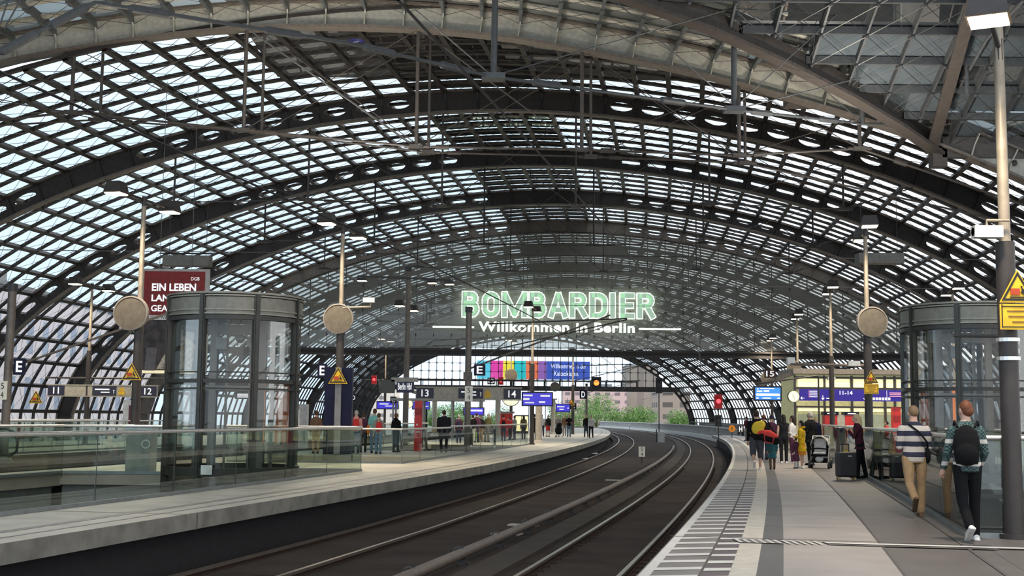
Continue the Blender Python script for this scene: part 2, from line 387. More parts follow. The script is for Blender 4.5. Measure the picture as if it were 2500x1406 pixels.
struct('ceiling', nv, glassmat('vault_glass', (0.45, 0.52, 0.56), 0.8, 0.6, (0.19, 0.225, 0.25))); struct('ceiling', nb, mat('vault_steel', (0.08, 0.083, 0.086), 0.5)); struct('ceiling', nw, CABLE)
gb = MB(); prev = None
for Y in frange(28, 46, 1.5):
    p = Vector((gro(Y), Y, nsz(Y)-.35))
    if prev is not None: gb.beam(prev, p, .5, .12, up=(0, 0, 1)); gb.beam(prev+Vector((0, 0, .35)), p+Vector((0, 0, .35)), .08, .75)
    prev = p
pr2 = None
for Y in frange(28, 46, 2):
    p = Vector((15.9-(46-Y)*.14, Y, nsz(Y)-.3))
    if pr2 is not None: gb.beam(pr2, p, .42, .12); gb.beam(pr2+Vector((0, 0, .3)), p+Vector((0, 0, .3)), .08, .6)
    pr2 = p
gb.beam((16.3, 46, 11.9), (40, 46, 11.9), .3, .8); gb.box((16.2, 46.1, 11.5), (.55, .5, .7))
for k in range(14): gb.ball((17.8+1.2*k, 45.8, 11.3), .12, 6)
rt = bpy.data.objects.new('trim_%d' % ti, None); S.collection.objects.link(rt); rt['kind'] = 'structure'; ti += 1
gb.build('groin_beam', GROIN, rt)
# the heavy tension rods of the crossing
hr = MB(); st_ = MB()
n0 = D(0, 128, 29.0); n1 = D(232, 6, 29.5); n2 = D(850, 105, 33); n3 = D(1205, 188, 36); n4 = D(1792, 268, 41); n5 = D(2105, 302, 45); n6 = D(2290, 305, 46)
def rod(a, b, r=.055):
    hr.tube([a, b], r, 8)
    for f in (.2, .72):
        q = a.lerp(b, f); d = (b-a).normalized(); hr.tube([q-d*.55, q-d*.45, q+d*.45, q+d*.55], [r, r*2.1, r*2.1, r], 8)
for a, b in ((n0, n1), (n1, n2), (n2, n3), (n3, n4)): rod(a, b)
rod(n4, n5, .05); hr.tube([n5, n6], .05, 8); hr.tube([n6, D(2410, 95, 40), D(2500, 0, 37)], .06, 8)
for n_, xt in ((n3, 1207), (n4, 1795)): st_.tube([n_, n_+Vector((0.03, 0, 3.9 if n_ is n3 else 3.4))], .10, 10); st_.box(n_, (.7, .45, .18))
st_.tube([n5, n5+Vector((0, 0, 2.0))], .1, 10); q = D(2362, 232, 42); st_.tube([q, q+Vector((0, 0, 3.5))], .07, 8)
for a, b in (((1792, 268, 41), (2100, 190, 42)), ((1790, 265, 41), (2060, 20, 40)), ((1205, 185, 36), (1790, 20, 40)), ((1800, 30, 40), (2105, 300, 45)), ((1205, 188, 36), (1010, 20, 35)), ((590, 60, 34), (1000, 350, 46)), ((1500, 0, 38), (1800, 265, 41)), ((2020, 170, 43), (2290, 300, 46)), ((20, 0, 30), (0, 60, 30)), ((50, 0, 30), (10, 70, 30))):
    st_.tube([D(*a), D(*b)], .022, 5)
hr.build('tension_rod', mat('rod_grey', (0.085, 0.09, 0.095), 0.45), rt); st_.build('strut', mat('rod_grey', (0, 0, 0)), rt)
# ---------------- office block bridging over the crossing (seen through the crossing's glass), side boxes extended to hide the sky
ob = MB(); ob.box((-20, 36, 32), (54, 50, 22)); 
OB = mat('office_soffit', (0.30, 0.27, 0.25), 0.7, noise=0.1, scale=0.6)
ob2 = MB(); ob2.box((-.5, 43, 31), (25, 46, 22)); ob2.box((34, 24, 33), (46, 44, 22)); ob2.box((36, 50.3, 30.5), (48, 6.6, 30.4)); ob2.box((-38, 25, 30), (56, 44, 22))
o = struct('wall_bridge_block', ob2, OB)
# ---------------- glass screen wall carrying the big sign, Y = 97
WG = glassmat('screen_glass', (0.82, 0.82, 0.79), 0.35, 0.17, (0.58, 0.57, 0.51))
Y = 96.8; BZ = 6.9; g = MB(); lowj = [j for j in range(NP) if PR0[j][1] > BZ]
pl = [(Xc(97)+PR0[j][0], PR0[j][1]) for j in lowj]; xa = pl[0][0]-.7; xb = pl[-1][0]+.7
g.prism([(xa, BZ)]+pl+[(xb, BZ)], Y, Y+.04); struct('wall_screen', g, WG)
g = MB(); ck = MB()
for x in frange(xa+.5, xb-.5, 1.42):
    zt = topz(x-Xc(97)); g.beam((x, Y+.25, BZ), (x, Y+.25, zt), .07, .09, up=(0, 1, 0))
    z = BZ+1.0
    while z < zt-.2:
        ck.box((x, Y+.12, z), (.42, .06, .05)); ck.box((x, Y+.12, z), (.07, .3, .22)); ck.beam((x-.2, Y+.1, z+.14), (x+.2, Y+.1, z-.14), .03, .04); z += 1.95
z = BZ+2.95
while z < 16:
    us = 33*max(0, 1-((z-.5)/15.75)**1.85)**(1/1.85); wire(ck, (Xc(97)-us, Y+.12, z), (Xc(97)+us, Y+.12, z), .02); z += 1.95
g.beam((xa-.6, Y, BZ-.15), (xb+.6, Y, BZ-.15), .5, .14); g.beam((xa-.6, Y, BZ-.55), (xb+.6, Y, BZ-.55), .4, .14); g.beam((xa-.6, Y, BZ-.35), (xb+.6, Y, BZ-.35), .08, .4)
rt = bpy.data.objects.new('trim_%d' % ti, None); S.collection.objects.link(rt); rt['kind'] = 'structure'; ti += 1
g.build('mullion', STEEL, rt); ck.build('glass_clamp', STEEL, rt)
# ---------------- end wall of cable glazing, Y = 231
Y = 230.6; BZ = 7.3; g = MB(); lowj = [j for j in range(NP) if PR0[j][1] > BZ]; w_ = wid(231)
pl = [(Xc(231)+PR0[j][0]*w_, PR0[j][1]) for j in lowj]; g.prism([(pl[0][0]-.5, BZ)]+pl+[(pl[-1][0]+.5, BZ)], Y, Y+.05); struct('wall_end', g, glassmat('end_glass', (0.95, 0.96, 0.97), .6))
g = MB()
for x in frange(pl[0][0], pl[-1][0], 1.45):
    zt = topz((x-Xc(231))/w_); g.beam((x, Y-.2, BZ), (x, Y-.2, zt), .10, .10, up=(0, 1, 0)); z = BZ+1.2
    while z < zt: g.box((x, Y-.2, z), (.5, .1, .12)); g.box((x, Y-.2, z), (.14, .14, .45)); z += 1.5
for z in (BZ+1.2, BZ+2.7, BZ+4.2, BZ+5.7, BZ+7.2): 
    us = w_*33*max(0, 1-(max(0, z-.5)/15.75)**1.85)**(1/1.85); wire(g, (Xc(231)-us, Y-.2, z), (Xc(231)+us, Y-.2, z), .035)
g.beam((pl[0][0]-2, Y, BZ+1.0), (pl[-1][0]-6, Y, BZ+1.0), .5, .25); g.beam((pl[0][0]-3, Y, BZ-.4), (pl[-1][0]+2, Y, BZ-.4), 1.2, .9)
for x in frange(pl[0][0], pl[-1][0]-6, 2.9): g.beam((x, Y, BZ), (x, Y, BZ+1.0), .25, .2, up=(0, 1, 0))
rt = bpy.data.objects.new('trim_%d' % ti, None); S.collection.objects.link(rt); rt['kind'] = 'structure'; ti += 1
g.build('mullion', STEEL, rt)
# ================================================================ platforms and tracks
def strip(mb, fx0, fx1, z, Ys, mi=0, thick=None):
    """a ribbon between two curves; with thickness when thick is given"""
    n = len(Ys); V = []
    for Y in Ys: V += [(fx0(Y), Y, z), (fx1(Y), Y, z)]
    F = [(2*i, 2*i+1, 2*i+3, 2*i+2) for i in range(n-1)]
    if thick:
        V += [(v[0], v[1], z-thick) for v in V]; m = 2*n
        F += [(m+2*i, m+2*i+2, m+2*i+3, m+2*i+1) for i in range(n-1)]+[(2*i, 2*i+2, m+2*i+2, m+2*i) for i in range(n-1)]+[(2*i+1, m+2*i+1, m+2*i+3, 2*i+3) for i in range(n-1)]
        F += [(0, m, m+1, 1), (2*n-2, 2*n-1, m+2*n-1, m+2*n-2)]
    mb.add(V, F, mi)
def off(f, o): return lambda Y: f(Y)+o
def stone(name, col, s=1.2, rough=0.45, n=0.05, spec=0.5):
    """large cast slabs: faint joints, blotches, a slight sheen"""
    m = mat(name, col, rough, noise=n, scale=s, spec=spec); nn = m.node_tree; b = nn.nodes['Principled BSDF']
    z = nn.nodes.new('ShaderNodeTexNoise'); z.inputs['Scale'].default_value = 40; r = nn.nodes.new('ShaderNodeMix'); r.data_type = 'RGBA'; r.blend_type = 'MULTIPLY'; r.inputs[0].default_value = 0.25
    t = nn.nodes.new('ShaderNodeTexCoord'); nn.links.new(t.outputs['Object'], z.inputs['Vector'])
    src = b.inputs['Base Color'].links[0].from_socket; nn.links.new(src, r.inputs[6]); nn.links.new(z.outputs['Color'], r.inputs[7]); nn.links.new(r.outputs[2], b.inputs['Base Color'])
    return m
SL = stone('slab_light', (0.43, 0.385, 0.36)); SD = stone('slab_mid', (0.165, 0.145, 0.138)); SE = stone('edge_light', (0.74, 0.71, 0.67))
SH = stone('hatch_grey', (0.25, 0.225, 0.215)); SN = stone('hatch_dark', (0.15, 0.12, 0.125)); ST = stone('band_dark', (0.145, 0.14, 0.138))
TAC = mat('tactile_ribbed', (0.52, 0.48, 0.42), 0.6, noise=0.05)
n_ = TAC.node_tree; b_ = n_.nodes['Principled BSDF']; JOINT = mat('joint_dark', (0.10, 0.09, 0.085), 0.8)
CONC = stone('concrete_edge', (0.21, 0.20, 0.175), s=2.5, rough=0.7, n=0.12)
YS = frange(6, 118, 0.66)
f = MB(); M_R = [SL, SD, SE, SH, SN, ST, TAC, JOINT]
Z1 = 0.0
strip(f, off(Xr, 0.0), off(Xr, 3.9), Z1, YS, 1, 0.24)
e = 0.004
strip(f, off(Xr, -.01), off(Xr, .1), Z1+e, YS, 2)
strip(f, off(Xr, .1), off(Xr, .57), Z1+e, YS, 3); strip(f, off(Xr, .57), off(Xr, .60), Z1+e, YS, 7); strip(f, off(Xr, .60), off(Xr, .87), Z1+e, YS, 4)
strip(f, off(Xr, .87), off(Xr, 1.14), Z1+e, YS, 6); strip(f, off(Xr, 1.14), off(Xr, 1.41), Z1+e, YS, 5); strip(f, off(Xr, 1.41), off(Xr, 2.6), Z1+e, YS, 0)
strip(f, off(Xr, 2.6), off(Xr, 2.63), Z1+2*e, YS, 7); strip(f, off(Xr, 3.62), off(Xr, 3.66), Z1+2*e, YS, 7)
k = 0
for Y in frange(9.98, 113.6, 0.66):                  # white bars of the hazard hatching
    def bar(o0, o1, skew, w=.23, zz=2*e, mi=2, Y=Y):
        V = [(Xr(y)+o, y, Z1+zz) for o, y in ((o0, Y), (o1, Y+skew), (o1, Y+skew+w), (o0, Y+w))]; f.add(V, [(0, 1, 2, 3)], mi)
    bar(.1, .57, .12); bar(.60, .87, .05, .23)
for Y in [15.9+10.9*i for i in range(-0, 10)]:         # slab joints across the platform
    V = [(Xr(Y)+o, Y-.2*o+.35, Z1+3*e) for o in (0, 2.6, 3.9)]+[(Xr(Y)+o, Y-.2*o+.39, Z1+3*e) for o in (3.9, 2.6, 0)]; f.add(V, [(0, 1, 4, 5), (1, 2, 3, 4)], 7)
for Y in frange(16, 112, 2.2):
    V = [(Xr(Y)+o, Y-.2*o, Z1+2.2*e) for o in (.87, 2.6)]+[(Xr(Y)+o, Y-.2*o+.012, Z1+2.2*e) for o in (2.6, .87)]; f.add(V, [(0, 1, 2, 3)], 7)
# guidance line across and the ribbed crossing field
def crossb(o0, o1, ya, yb, mi, zz=3.5*e):
    V = [(Xr(15.4)+o, 15.6-.2*(o-1.4)+y, Z1+zz) for o, y in ((o0, ya), (o1, ya), (o1, yb), (o0, yb))]; f.add(V, [(0, 1, 2, 3)], mi)
crossb(.87, 1.14, -.22, .22, 5); crossb(1.14, 1.41, -.22, .22, 3)
for i in range(11): crossb(.89+i*.095, .93+i*.095, -.22, .22, 2, 4*e)
crossb(1.95, 3.88, -.2, .2, 1, 3.2*e); crossb(1.95, 7.5, -.07, .09, 2, 5*e)
struct('floor', f, M_R)
f = MB()                                             # the platform goes on to the right of the glazed opening
f.add([(Xr(4)+3.9, 4, 0), (16, 4, 0), (16, 14.3, 0), (Xr(16.6)+3.9, 16.6, 0), (Xr(10)+3.9, 10, 0)], [(0, 1, 2, 3, 4)], 1)
strip(f, off(Xr, 3.9), off(Xr, 11.5), 0, frange(53, 118, 4), 0, .24)
strip(f, off(Xr, 9.5), off(Xr, 11.5), 0, frange(17, 53, 4), 0, .24)
f.box((11.9, 15.2, -.13), (11.6, .3, .22), 1, -.19)
struct('floor', f, [SL, SD])
# middle platform with its openings
SM = stone('slab_warm', (0.60, 0.55, 0.46), n=0.07); SMB = stone('slab_band', (0.34, 0.31, 0.28))
f = MB(); A = lambda a, b, y0, y1, mi=0, t=.24: strip(f, off(Xl, a), off(Xl, b), 0, frange(y0, y1, 2.0), mi, t)
A(-2.3, 0, 6, 34.5); A(-10.4, -9.1, 6, 31.6); A(-10.4, -6.2, 31.6, 34.5)
A(-10.4, 0, 34.5, 40.0); A(-2.8, 0, 40, 47.5); A(-10.4, -8.5, 40, 47.5); A(-10.4, 0, 47.5, 55); A(-2.8, 0, 55, 68); A(-10.4, -8.0, 55, 68); A(-10.4, 0, 68, 190)
for a, b in ((-.42, -.36), (-.95, -.78)): strip(f, off(Xl, a), off(Xl, b), e, frange(6, 190, 2), 1)
for Y in frange(13, 180, 6.5): f.add([(Xl(Y)-2.2, Y, 1.5*e), (Xl(Y), Y-.42, 1.5*e), (Xl(Y), Y-.38, 1.5*e), (Xl(Y)-2.2, Y+.05, 1.5*e)], [(0, 1, 2, 3)], 1)
struct('floor', f, [SM, SMB])
f = MB()                                             # platform faces
def edge(fx, y0, y1, z0=0, z1=-.25, t=.12, sgn=1):
    strip(f, off(fx, 0.0), off(fx, .03*sgn), z0-.002, frange(y0, y1, 2), 0, -(z1-z0))
edge(Xl, 6, 190); edge(Xr, 6, 118, sgn=-1)
for Y in frange(13, 180, 6.5): f.box((Xl(Y)+.03, Y, -.13), (.02, .035, .25), 1)
struct('trim_30', f, [CONC, JOINT])
f = MB()                                             # the walls under the platforms, set back
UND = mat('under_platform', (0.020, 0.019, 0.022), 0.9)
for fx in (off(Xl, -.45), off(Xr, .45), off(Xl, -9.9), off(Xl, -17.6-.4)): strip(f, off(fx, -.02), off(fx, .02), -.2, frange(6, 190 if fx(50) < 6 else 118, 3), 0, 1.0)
# faces of the openings in the middle platform
def face(x0, x1, Y, z0, z1, mi=1): f.box(((x0+x1)/2, Y, (z0+z1)/2), (abs(x1-x0), .12, abs(z1-z0)), mi)
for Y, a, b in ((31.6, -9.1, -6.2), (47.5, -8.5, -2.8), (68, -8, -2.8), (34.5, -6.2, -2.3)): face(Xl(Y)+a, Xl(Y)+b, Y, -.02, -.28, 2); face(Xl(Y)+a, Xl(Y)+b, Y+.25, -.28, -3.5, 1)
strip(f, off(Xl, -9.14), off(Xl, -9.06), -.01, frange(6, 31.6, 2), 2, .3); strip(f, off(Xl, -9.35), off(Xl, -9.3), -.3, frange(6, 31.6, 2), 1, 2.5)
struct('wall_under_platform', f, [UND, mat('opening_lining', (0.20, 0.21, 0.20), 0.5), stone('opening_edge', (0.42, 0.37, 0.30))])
f = MB()                                             # far platform on the left
strip(f, off(Xl, -28.5), off(Xl, -17.6), 0, frange(15, 190, 5), 0, .24); strip(f, off(Xl, -17.62), off(Xl, -17.58), 0.0, frange(15, 190, 5), 1, .55)
struct('floor', f, [SM, stone('old_brown_edge', (0.17, 0.12, 0.09))])
# track beds
BED = stone('track_slab', (0.042, 0.033, 0.029), s=0.8, rough=0.9, n=0.12, spec=.12)
BEDD = stone('track_slab_dark', (0.040, 0.034, 0.033), s=1.2, rough=0.9, n=0.1, spec=.12)
f = MB(); strip(f, off(Xr, -12), off(Xr, 14), -1.06, frange(4, 330, 4), 1); strip(f, lambda Y: Xl(Y)+.25, off(Xr, -.30), -.86, frange(4, 330, 4), 0, .2)
strip(f, off(Xl, -18), off(Xl, -9.9), -1.0, frange(4, 330, 4), 0)
strip(f, off(Xr, -3.5), off(Xr, -2.9), -.80, frange(4, 200, 2), 2, .1)
for Y in frange(9, 100, 2.35): f.add([(Xr(Y)-3.6, Y, -.855), (Xr(Y)-2.6, Y-.2, -.855), (Xr(Y)-2.6, Y-.16, -.855), (Xr(Y)-3.6, Y+.04, -.855)], [(0, 1, 2, 3)], 1)
for Y in frange(10, 150, 9): 
    f.add([(Xl(Y)+1.2, Y, -.854), (Xr(Y)-4, Y-.8, -.854), (Xr(Y)-4, Y-.77, -.854), (Xl(Y)+1.2, Y+.03, -.854)], [(0, 1, 2, 3)], 1)
struct('floor', f, [BED, BEDD, stone('cable_duct', (0.065, 0.056, 0.05), rough=.9, spec=.12)])
f = MB(); f.add([(-500, -60, -11), (500, -60, -11), (500, 1400, -11), (-500, 1400, -11)], [(0, 1, 2, 3)]); struct('floor', f, mat('street_ground', (0.12, 0.13, 0.10), 0.9))
f = MB(); f.add([(-20, 6, -4), (40, 6, -4), (40, 70, -4), (-20, 70, -4)], [(0, 1, 2, 3)]); struct('floor', f, mat('lower_level_floor', (0.20, 0.19, 0.17), 0.35))
# rails
RAILH = mat('rail_head', (0.50, 0.42, 0.36), 0.28, 0.9, noise=0.05); RAILB = mat('rail_side', (0.035, 0.022, 0.017), 0.8, spec=.15)
def r1(Y): return Xr(Y)-7.3-max(0, Y-26)*.018
RL = [(r1, 'straight steel rail nearest the middle platform', 6, 330), (lambda Y: r1(Y)+1.48, 'second steel rail from the middle platform', 6, 330), (off(Xr, -2.48), 'worn steel rail just right of the grey conduit pipe', 6, 330), (off(Xr, -1.0), 'bright steel rail closest to the striped platform edge', 6, 330)]
for fx, lb, a, b in RL:
    YY = frange(a, b, 1.5); o = thing('rail', lb, 'rail', (0, 0, 0))
    m_ = MB(); strip(m_, off(fx, -.036), off(fx, .036), -.76, YY, 0, .045); m_.build('rail_head', RAILH, o)
    m_ = MB(); strip(m_, off(fx, -.012), off(fx, .012), -.80, YY, 0, .18); strip(m_, off(fx, -.065), off(fx, .065), -.845, YY, 0, .03); m_.build('rail_base', RAILB, o)
    m_ = MB()
    for Y in frange(8, 60, .55):
        m_.box((fx(Y)+.11, Y, -.85), (.08, .09, .04), 0, -head(Y))
    if 'second' not in lb and 'nearest' not in lb: c_ = m_.build('fastening', RAILB, o); c_['kind'] = 'stuff'
for fx in (off(Xl, -11.7), off(Xl, -13.2), off(Xl, -14.9), off(Xl, -16.4)):
    m_ = MB(); strip(m_, off(fx, -.036), off(fx, .036), -.76, frange(10, 190, 3), 0, .16); tag(m_.build('rail', RAILH), 'steel rail in the trough beyond the middle platform', 'rail', 'rails beyond the middle platform')
# grey conduit pipe on brackets
o = thing('conduit_pipe', 'thick grey conduit pipe curving along between the two tracks', 'pipe')
m_ = MB(); m_.tube([(Xr(Y)-3.80, Y, -.68) for Y in frange(6, 100, 1.5)], .085, 10); m_.build('pipe', mat('pipe_grey', (0.13, 0.105, 0.09), 0.5), o, smooth=True)
for Y in frange(9.5, 96, 2.7):
    m_ = MB(); m_.box((Xr(Y)-3.8, Y, -.87), (.12, .08, .24), 0, -head(Y)); m_.tube([(Xr(Y)-3.75, Y, -.8), (Xr(Y)-3.6, Y+.03, -.93), (Xr(Y)-3.2, Y-.05, -.97)], .012, 5); m_.tube([(Xr(Y)-3.86+.1*math.cos(t), Y, -.68+.1*math.sin(t)) for t in frange(0, 6.28, .8)], .02, 5); m_.build('bracket', DARK, o)
# small things between the rails
def slabx(px, py, w, lab, col=WHITE):
    X, Y = G(px, py, -.84); m_ = MB(); m_.box((0, 0, 0), (w, .28, .03)); o = m_.build('marker_plate', mat('pale_plate', (0.42, 0.38, 0.34), .7), loc=(X, Y, -.845)); o.rotation_euler = (0, 0, -.3); tag(o, lab, 'plate')
slabx(1238, 1302, .62, 'pale flat plate lying between tracks, nearest the camera'); slabx(1278, 1281, .66, 'pale flat plate just behind the nearest plate between tracks'); slabx(1508, 1172, .95, 'thin pale strip lying on the slab by the conduit pipe')
for px, py, lb in ((1427, 1121, 'crumpled white paper scrap beside the left rail'), (1450, 1108, 'second white scrap further along the left rail'), (1000, 1230, 'flat pale scrap under the middle platform edge')):
    X, Y = G(px, py, -.84); m_ = MB(); m_.ball((0, 0, 0), (.22, .12, .045), 7); m_.ball((.1, .03, .02), (.08, .06, .04), 6); tag(m_.build('paper_scrap', WHITE, loc=(X+.05, Y, -.82)), lb, 'litter')
# parapet on the far right of the viaduct
o = bpy.data.objects.new('wall_parapet', None); S.collection.objects.link(o); o['kind'] = 'structure'
PY = frange(108, 330, 3.0); fx = lambda Y: Xr(Y)+2.3+max(0, (118-Y))*.35
m_ = MB(); strip(m_, off(fx, -.1), off(fx, .25), .62, PY, 0, .12); strip(m_, off(fx, -.5), off(fx, .5), -.55, PY, 0, .5); m_.build('coping', mat('parapet_concrete', (0.62, 0.60, 0.56), .8), o)
m_ = MB()
for Y in frange(108, 330, .9): m_.box((fx(Y), Y, .05), (.12, .25, 1.2), 0, -head(Y))
m_.build('baluster', mat('baluster_grey', (0.48, 0.46, 0.44), .7), o)
m_ = MB(); strip(m_, off(fx, .12), off(fx, .16), .5, PY, 0, 1.0); m_.build('infill', mat('infill_mesh', (0.075, 0.07, 0.07), .8), o)
# ================================================================ platform furniture
def solid(o):                                       # dimensions of a mesh
    xs = [v.co.x for v in o.data.vertices]; ys_ = [v.co.y for v in o.data.vertices]
    return min(xs), max(xs), min(ys_), max(ys_)
def fit_text(s, x0, x1, z0, z1, Y, mt, parent, off=0.0, ext=0.02, name='lettering', keep=False, sp=1.0):
    """lettering that fills the box x0..x1 / z0..z1 in the parent's frame, facing -Y"""
    o = text(s, 1.0, (0, 0, 0), mt, parent, off=off, ext=ext, name=name, sp=sp)
    a, b, c, d = solid(o); kx = (x1-x0)/(b-a); kz = (z1-z0)/(d-c)
    if keep: kx = kz = min(kx, kz)
    for v in o.data.vertices: v.co.x = (v.co.x-(a+b)/2)*kx; v.co.y = (v.co.y-(c+d)/2)*kz
    o.location = ((x0+x1)/2, Y, (z0+z1)/2); return o
# ---- the big illuminated sign on the glass screen
sg = thing('illuminated_sign', 'huge glowing company name with welcome line mounted on the glass screen', 'sign', (3.6, 96.3, 0))
LF = mat('letter_fill', (0.45, 0.60, 0.47), 0.5, emit=(0.42, 0.62, 0.46), es=0.55, noise=0); LO = mat('letter_edge', (1, 1, 1), emit=(0.85, 1.0, 0.82), es=1.5, noise=0)
def arcp(cx, cz, rx, rz, a0, a1, n=7): return [(cx+rx*math.cos(math.radians(a0+(a1-a0)*i/n)), cz+rz*math.sin(math.radians(a0+(a1-a0)*i/n))) for i in range(n+1)]
TOPB = [(.12, .88), (.34, .88)]+arcp(.34, .715, .13, .165, 90, -90)+[(.12, .55)]; BOTB = [(.12, .53), (.36, .53)]+arcp(.36, .325, .15, .205, 90, -90)+[(.12, .12)]
GL = {'B': (.66, [[(.12, .12), (.12, .88)], TOPB, BOTB]), 'O': (.68, [arcp(.34, .66, .20, .22, 0, 180)+arcp(.34, .34, .20, .22, 180, 360)+[(.54, .66)]]),
      'M': (.92, [[(.12, .12), (.12, .88)], [(.80, .12), (.80, .88)], [(.14, .86), (.46, .16)], [(.78, .86), (.46, .16)]]), 'A': (.70, [[(.12, .12), (.33, .86)], [(.58, .12), (.37, .86)], [(.2, .32), (.5, .32)]]),
      'R': (.68, [[(.12, .12), (.12, .88)], [(.12, .88), (.36, .88)]+arcp(.36, .69, .15, .19, 90, -90)+[(.12, .50)], [(.36, .48), (.54, .12)]]), 'D': (.68, [[(.12, .12), (.12, .88)], [(.12, .88), (.30, .88)]+arcp(.30, .64, .24, .24, 90, 0, 5)+arcp(.30, .36, .24, .24, 0, -90, 5)+[(.12, .12)]]),
      'I': (.34, [[(.12, .12), (.12, .88)]]), 'E': (.58, [[(.12, .12), (.12, .88)], [(.12, .88), (.44, .88)], [(.12, .51), (.40, .51)], [(.12, .12), (.44, .12)]])}
tw = sum(GL[c][0] for c in 'BOMBARDIER'); kx = 15.35/tw; cx_0 = -7.58
for ch in 'BOMBARDIER':
    w_, st = GL[ch]
    for nm, th, y, mt_ in (('letter_outline', .25, 0.0, LO), ('letter_face', .182, -.10, LF)):
        m = MB()
        for path in st:
            P = [Vector((cx_0+p[0]*kx, y, 9.27+p[1]*2.10)) for p in path]
            for i_, (a, b) in enumerate(zip(P[:-1], P[1:])):
                d = (b-a).normalized(); q = th*.5*2.05; m.beam(a-d*(q*.98 if i_ == 0 and len(P) == 2 else q*.3), b+d*(q*.98 if i_ == len(P)-2 and len(P) == 2 else q*.3), q*2, .12, up=(0, 1, 0))
        m.build(nm, mt_, sg)
    cx_0 += w_*kx
fit_text('Willkommen in Berlin', -6.2, 6.07, 8.19, 8.97, 0.0, LO, sg, off=0.03, ext=.05, name='welcome_line', sp=1.08)
for a, b in ((-9.8, -6.55), (6.4, 9.7)): MB().box(((a+b)/2, 0, 8.52), (b-a, .08, .13)).build('light_bar', LO, sg)
# ---- lamp posts
def tri_sign(px_w, plate=False, name='warning_sign', label='', loc=(0, 0, 0), group=None, rz=0.0, w=.43):
    t = thing(name, label, 'sign', loc, rz, group); h = w*.88
    z0 = h*.95 if plate else 0.0
    MB().prism([(-w*.56, z0-w*.06), (w*.56, z0-w*.06), (0, z0+h+w*.06)], -.02, 0).build('panel', YELLOW, t)
    m = MB(); o = [(-w/2, z0), (w/2, z0), (0, z0+h)]; c_ = (0, z0+h*.36); i_ = [(c_[0]+(p[0]-c_[0])*.80, c_[1]+(p[1]-c_[1])*.80) for p in o]
    for k in range(3): m.prism([o[k], o[(k+1) % 3], i_[(k+1) % 3], i_[k]], -.028, -.02)
    m.build('border', BLACK, t)
    m = MB(); m.box((-.04*w/.43, -.03, z0+.115*w/.43), (.12*w/.43, .015, .085*w/.43)); m.build('train_symbol', mat('sym_red', (.45, .05, .01), .5), t)
    m = MB(); k = w/.43
    m.beam((.04*k, -.03, z0+.12*k), (.10*k, -.03, z0+.08*k), .012, .03*k); m.beam((.05*k, -.03, z0+.16*k), (.085*k, -.03, z0+.10*k), .012, .02*k); m.ball((.045*k, -.03, z0+.18*k), .014*k, 6); m.box((0, -.03, z0+.045*k), (.22*k, .012, .012*k)); m.build('figure_symbol', BLACK, t)
    if plate:
        m = MB(); m.box((0, -.01, z0/2-.03), (w*1.12, .02, z0*.92)); m.build('text_plate', YELLOW, t)
        m = MB()
        for x, z, a, b in ((0, .02, w*1.0, .012), (0, z0*.9-.04, w*1.0, .012), (-w*.5, z0*.44, .012, z0*.84), (w*.5, z0*.44, .012, z0*.84)): m.box((x, -.024, z), (a, .008, b))
        m.build('plate_border', BLACK, t)
        m = MB()
        for i_, ww in enumerate((.7, .62, .4)): m.box((0, -.024, z0*.62-i_*.07*k), (w*ww, .006, .018*k))
        m.build('small_print', mat('print_brown', (.25, .12, .02), .6), t)
    return t
LPW = 330
def lamp_post(px, py, label, disc=4.55, top=7.75, loc=None, pr=.13, arms=True, group='lamp posts along the platforms', power=LPW, tl=1.6, up=0, heads=(-1, 1), rz=None):
    X, Y = G(px, py) if loc is None else loc
    t = thing('lamp_post', label, 'lamp', (X, Y, 0), -head(Y) if rz is None else rz, group)
    m = MB(); m.tube([(0, 0, -.02), (0, 0, disc)], pr, 14); m.tube([(0, 0, 0), (0, 0, .06)], pr*1.5, 14); m.build('lower_pole', POST, t, smooth=True)
    m = MB(); m.tube([(0, 0, disc), (0, 0, top+(1.6 if len(heads) == 1 else -.1))], [pr*.62, pr*.5], 12); m.build('upper_pole', POSTL, t, smooth=True)
    m = MB(); m.tube([(0, -tl, top), (0, tl if len(heads) > 1 else .1, top)], .035, 8); m.tube([(0, 0, top-.2), (0, 0, top+.1)], .07, 8); m.build('cross_arm', POST, t)
    for s in heads:
        m = MB(); y = s*tl
        V = [(-.26, y-.26, top-.10), (.26, y-.26, top-.10), (.26, y+.26, top-.10), (-.26, y+.26, top-.10), (-.2, y-.2, top+.22), (.2, y-.2, top+.22), (.2, y+.2, top+.22), (-.2, y+.2, top+.22)]
        m.add(V, [(4, 5, 6, 7), (0, 1, 5, 4), (1, 2, 6, 5), (2, 3, 7, 6), (3, 0, 4, 7)]); h = m.build('lamp_head', POST, t)
        m = MB(); m.box((0, y, top-.12), (.46, .46, .03)); m.build('lamp_glass', LIT, h)
        spot((0, y, top-.22), power, parent=t)
        if up: spot((0, y, top+.36), up, col=(1, .93, .82), parent=t, rot=(math.pi, 0, 0), angle=165)  # added upward fill above the closed heads, brightens girders and roof
    return t, X, Y
def disc_thing(loc, label, r=.5, rz=0.0, group='round grey discs on the posts'):
    t = thing('disc_loudspeaker', label, 'loudspeaker', loc, rz, group)
    MB().lathe([(0, -.02), (r*.93, -.02), (r*.93, .12), (0, .12)], 32, axis='y').build('face', BEIGE, t)
    MB().lathe([(r*.92, -.04), (r, -.03), (r, .14), (r*.92, .14), (r*.92, -.04)], 32, axis='y').build('rim', mat('disc_rim', (.22, .19, .16), .4), t)
    return t
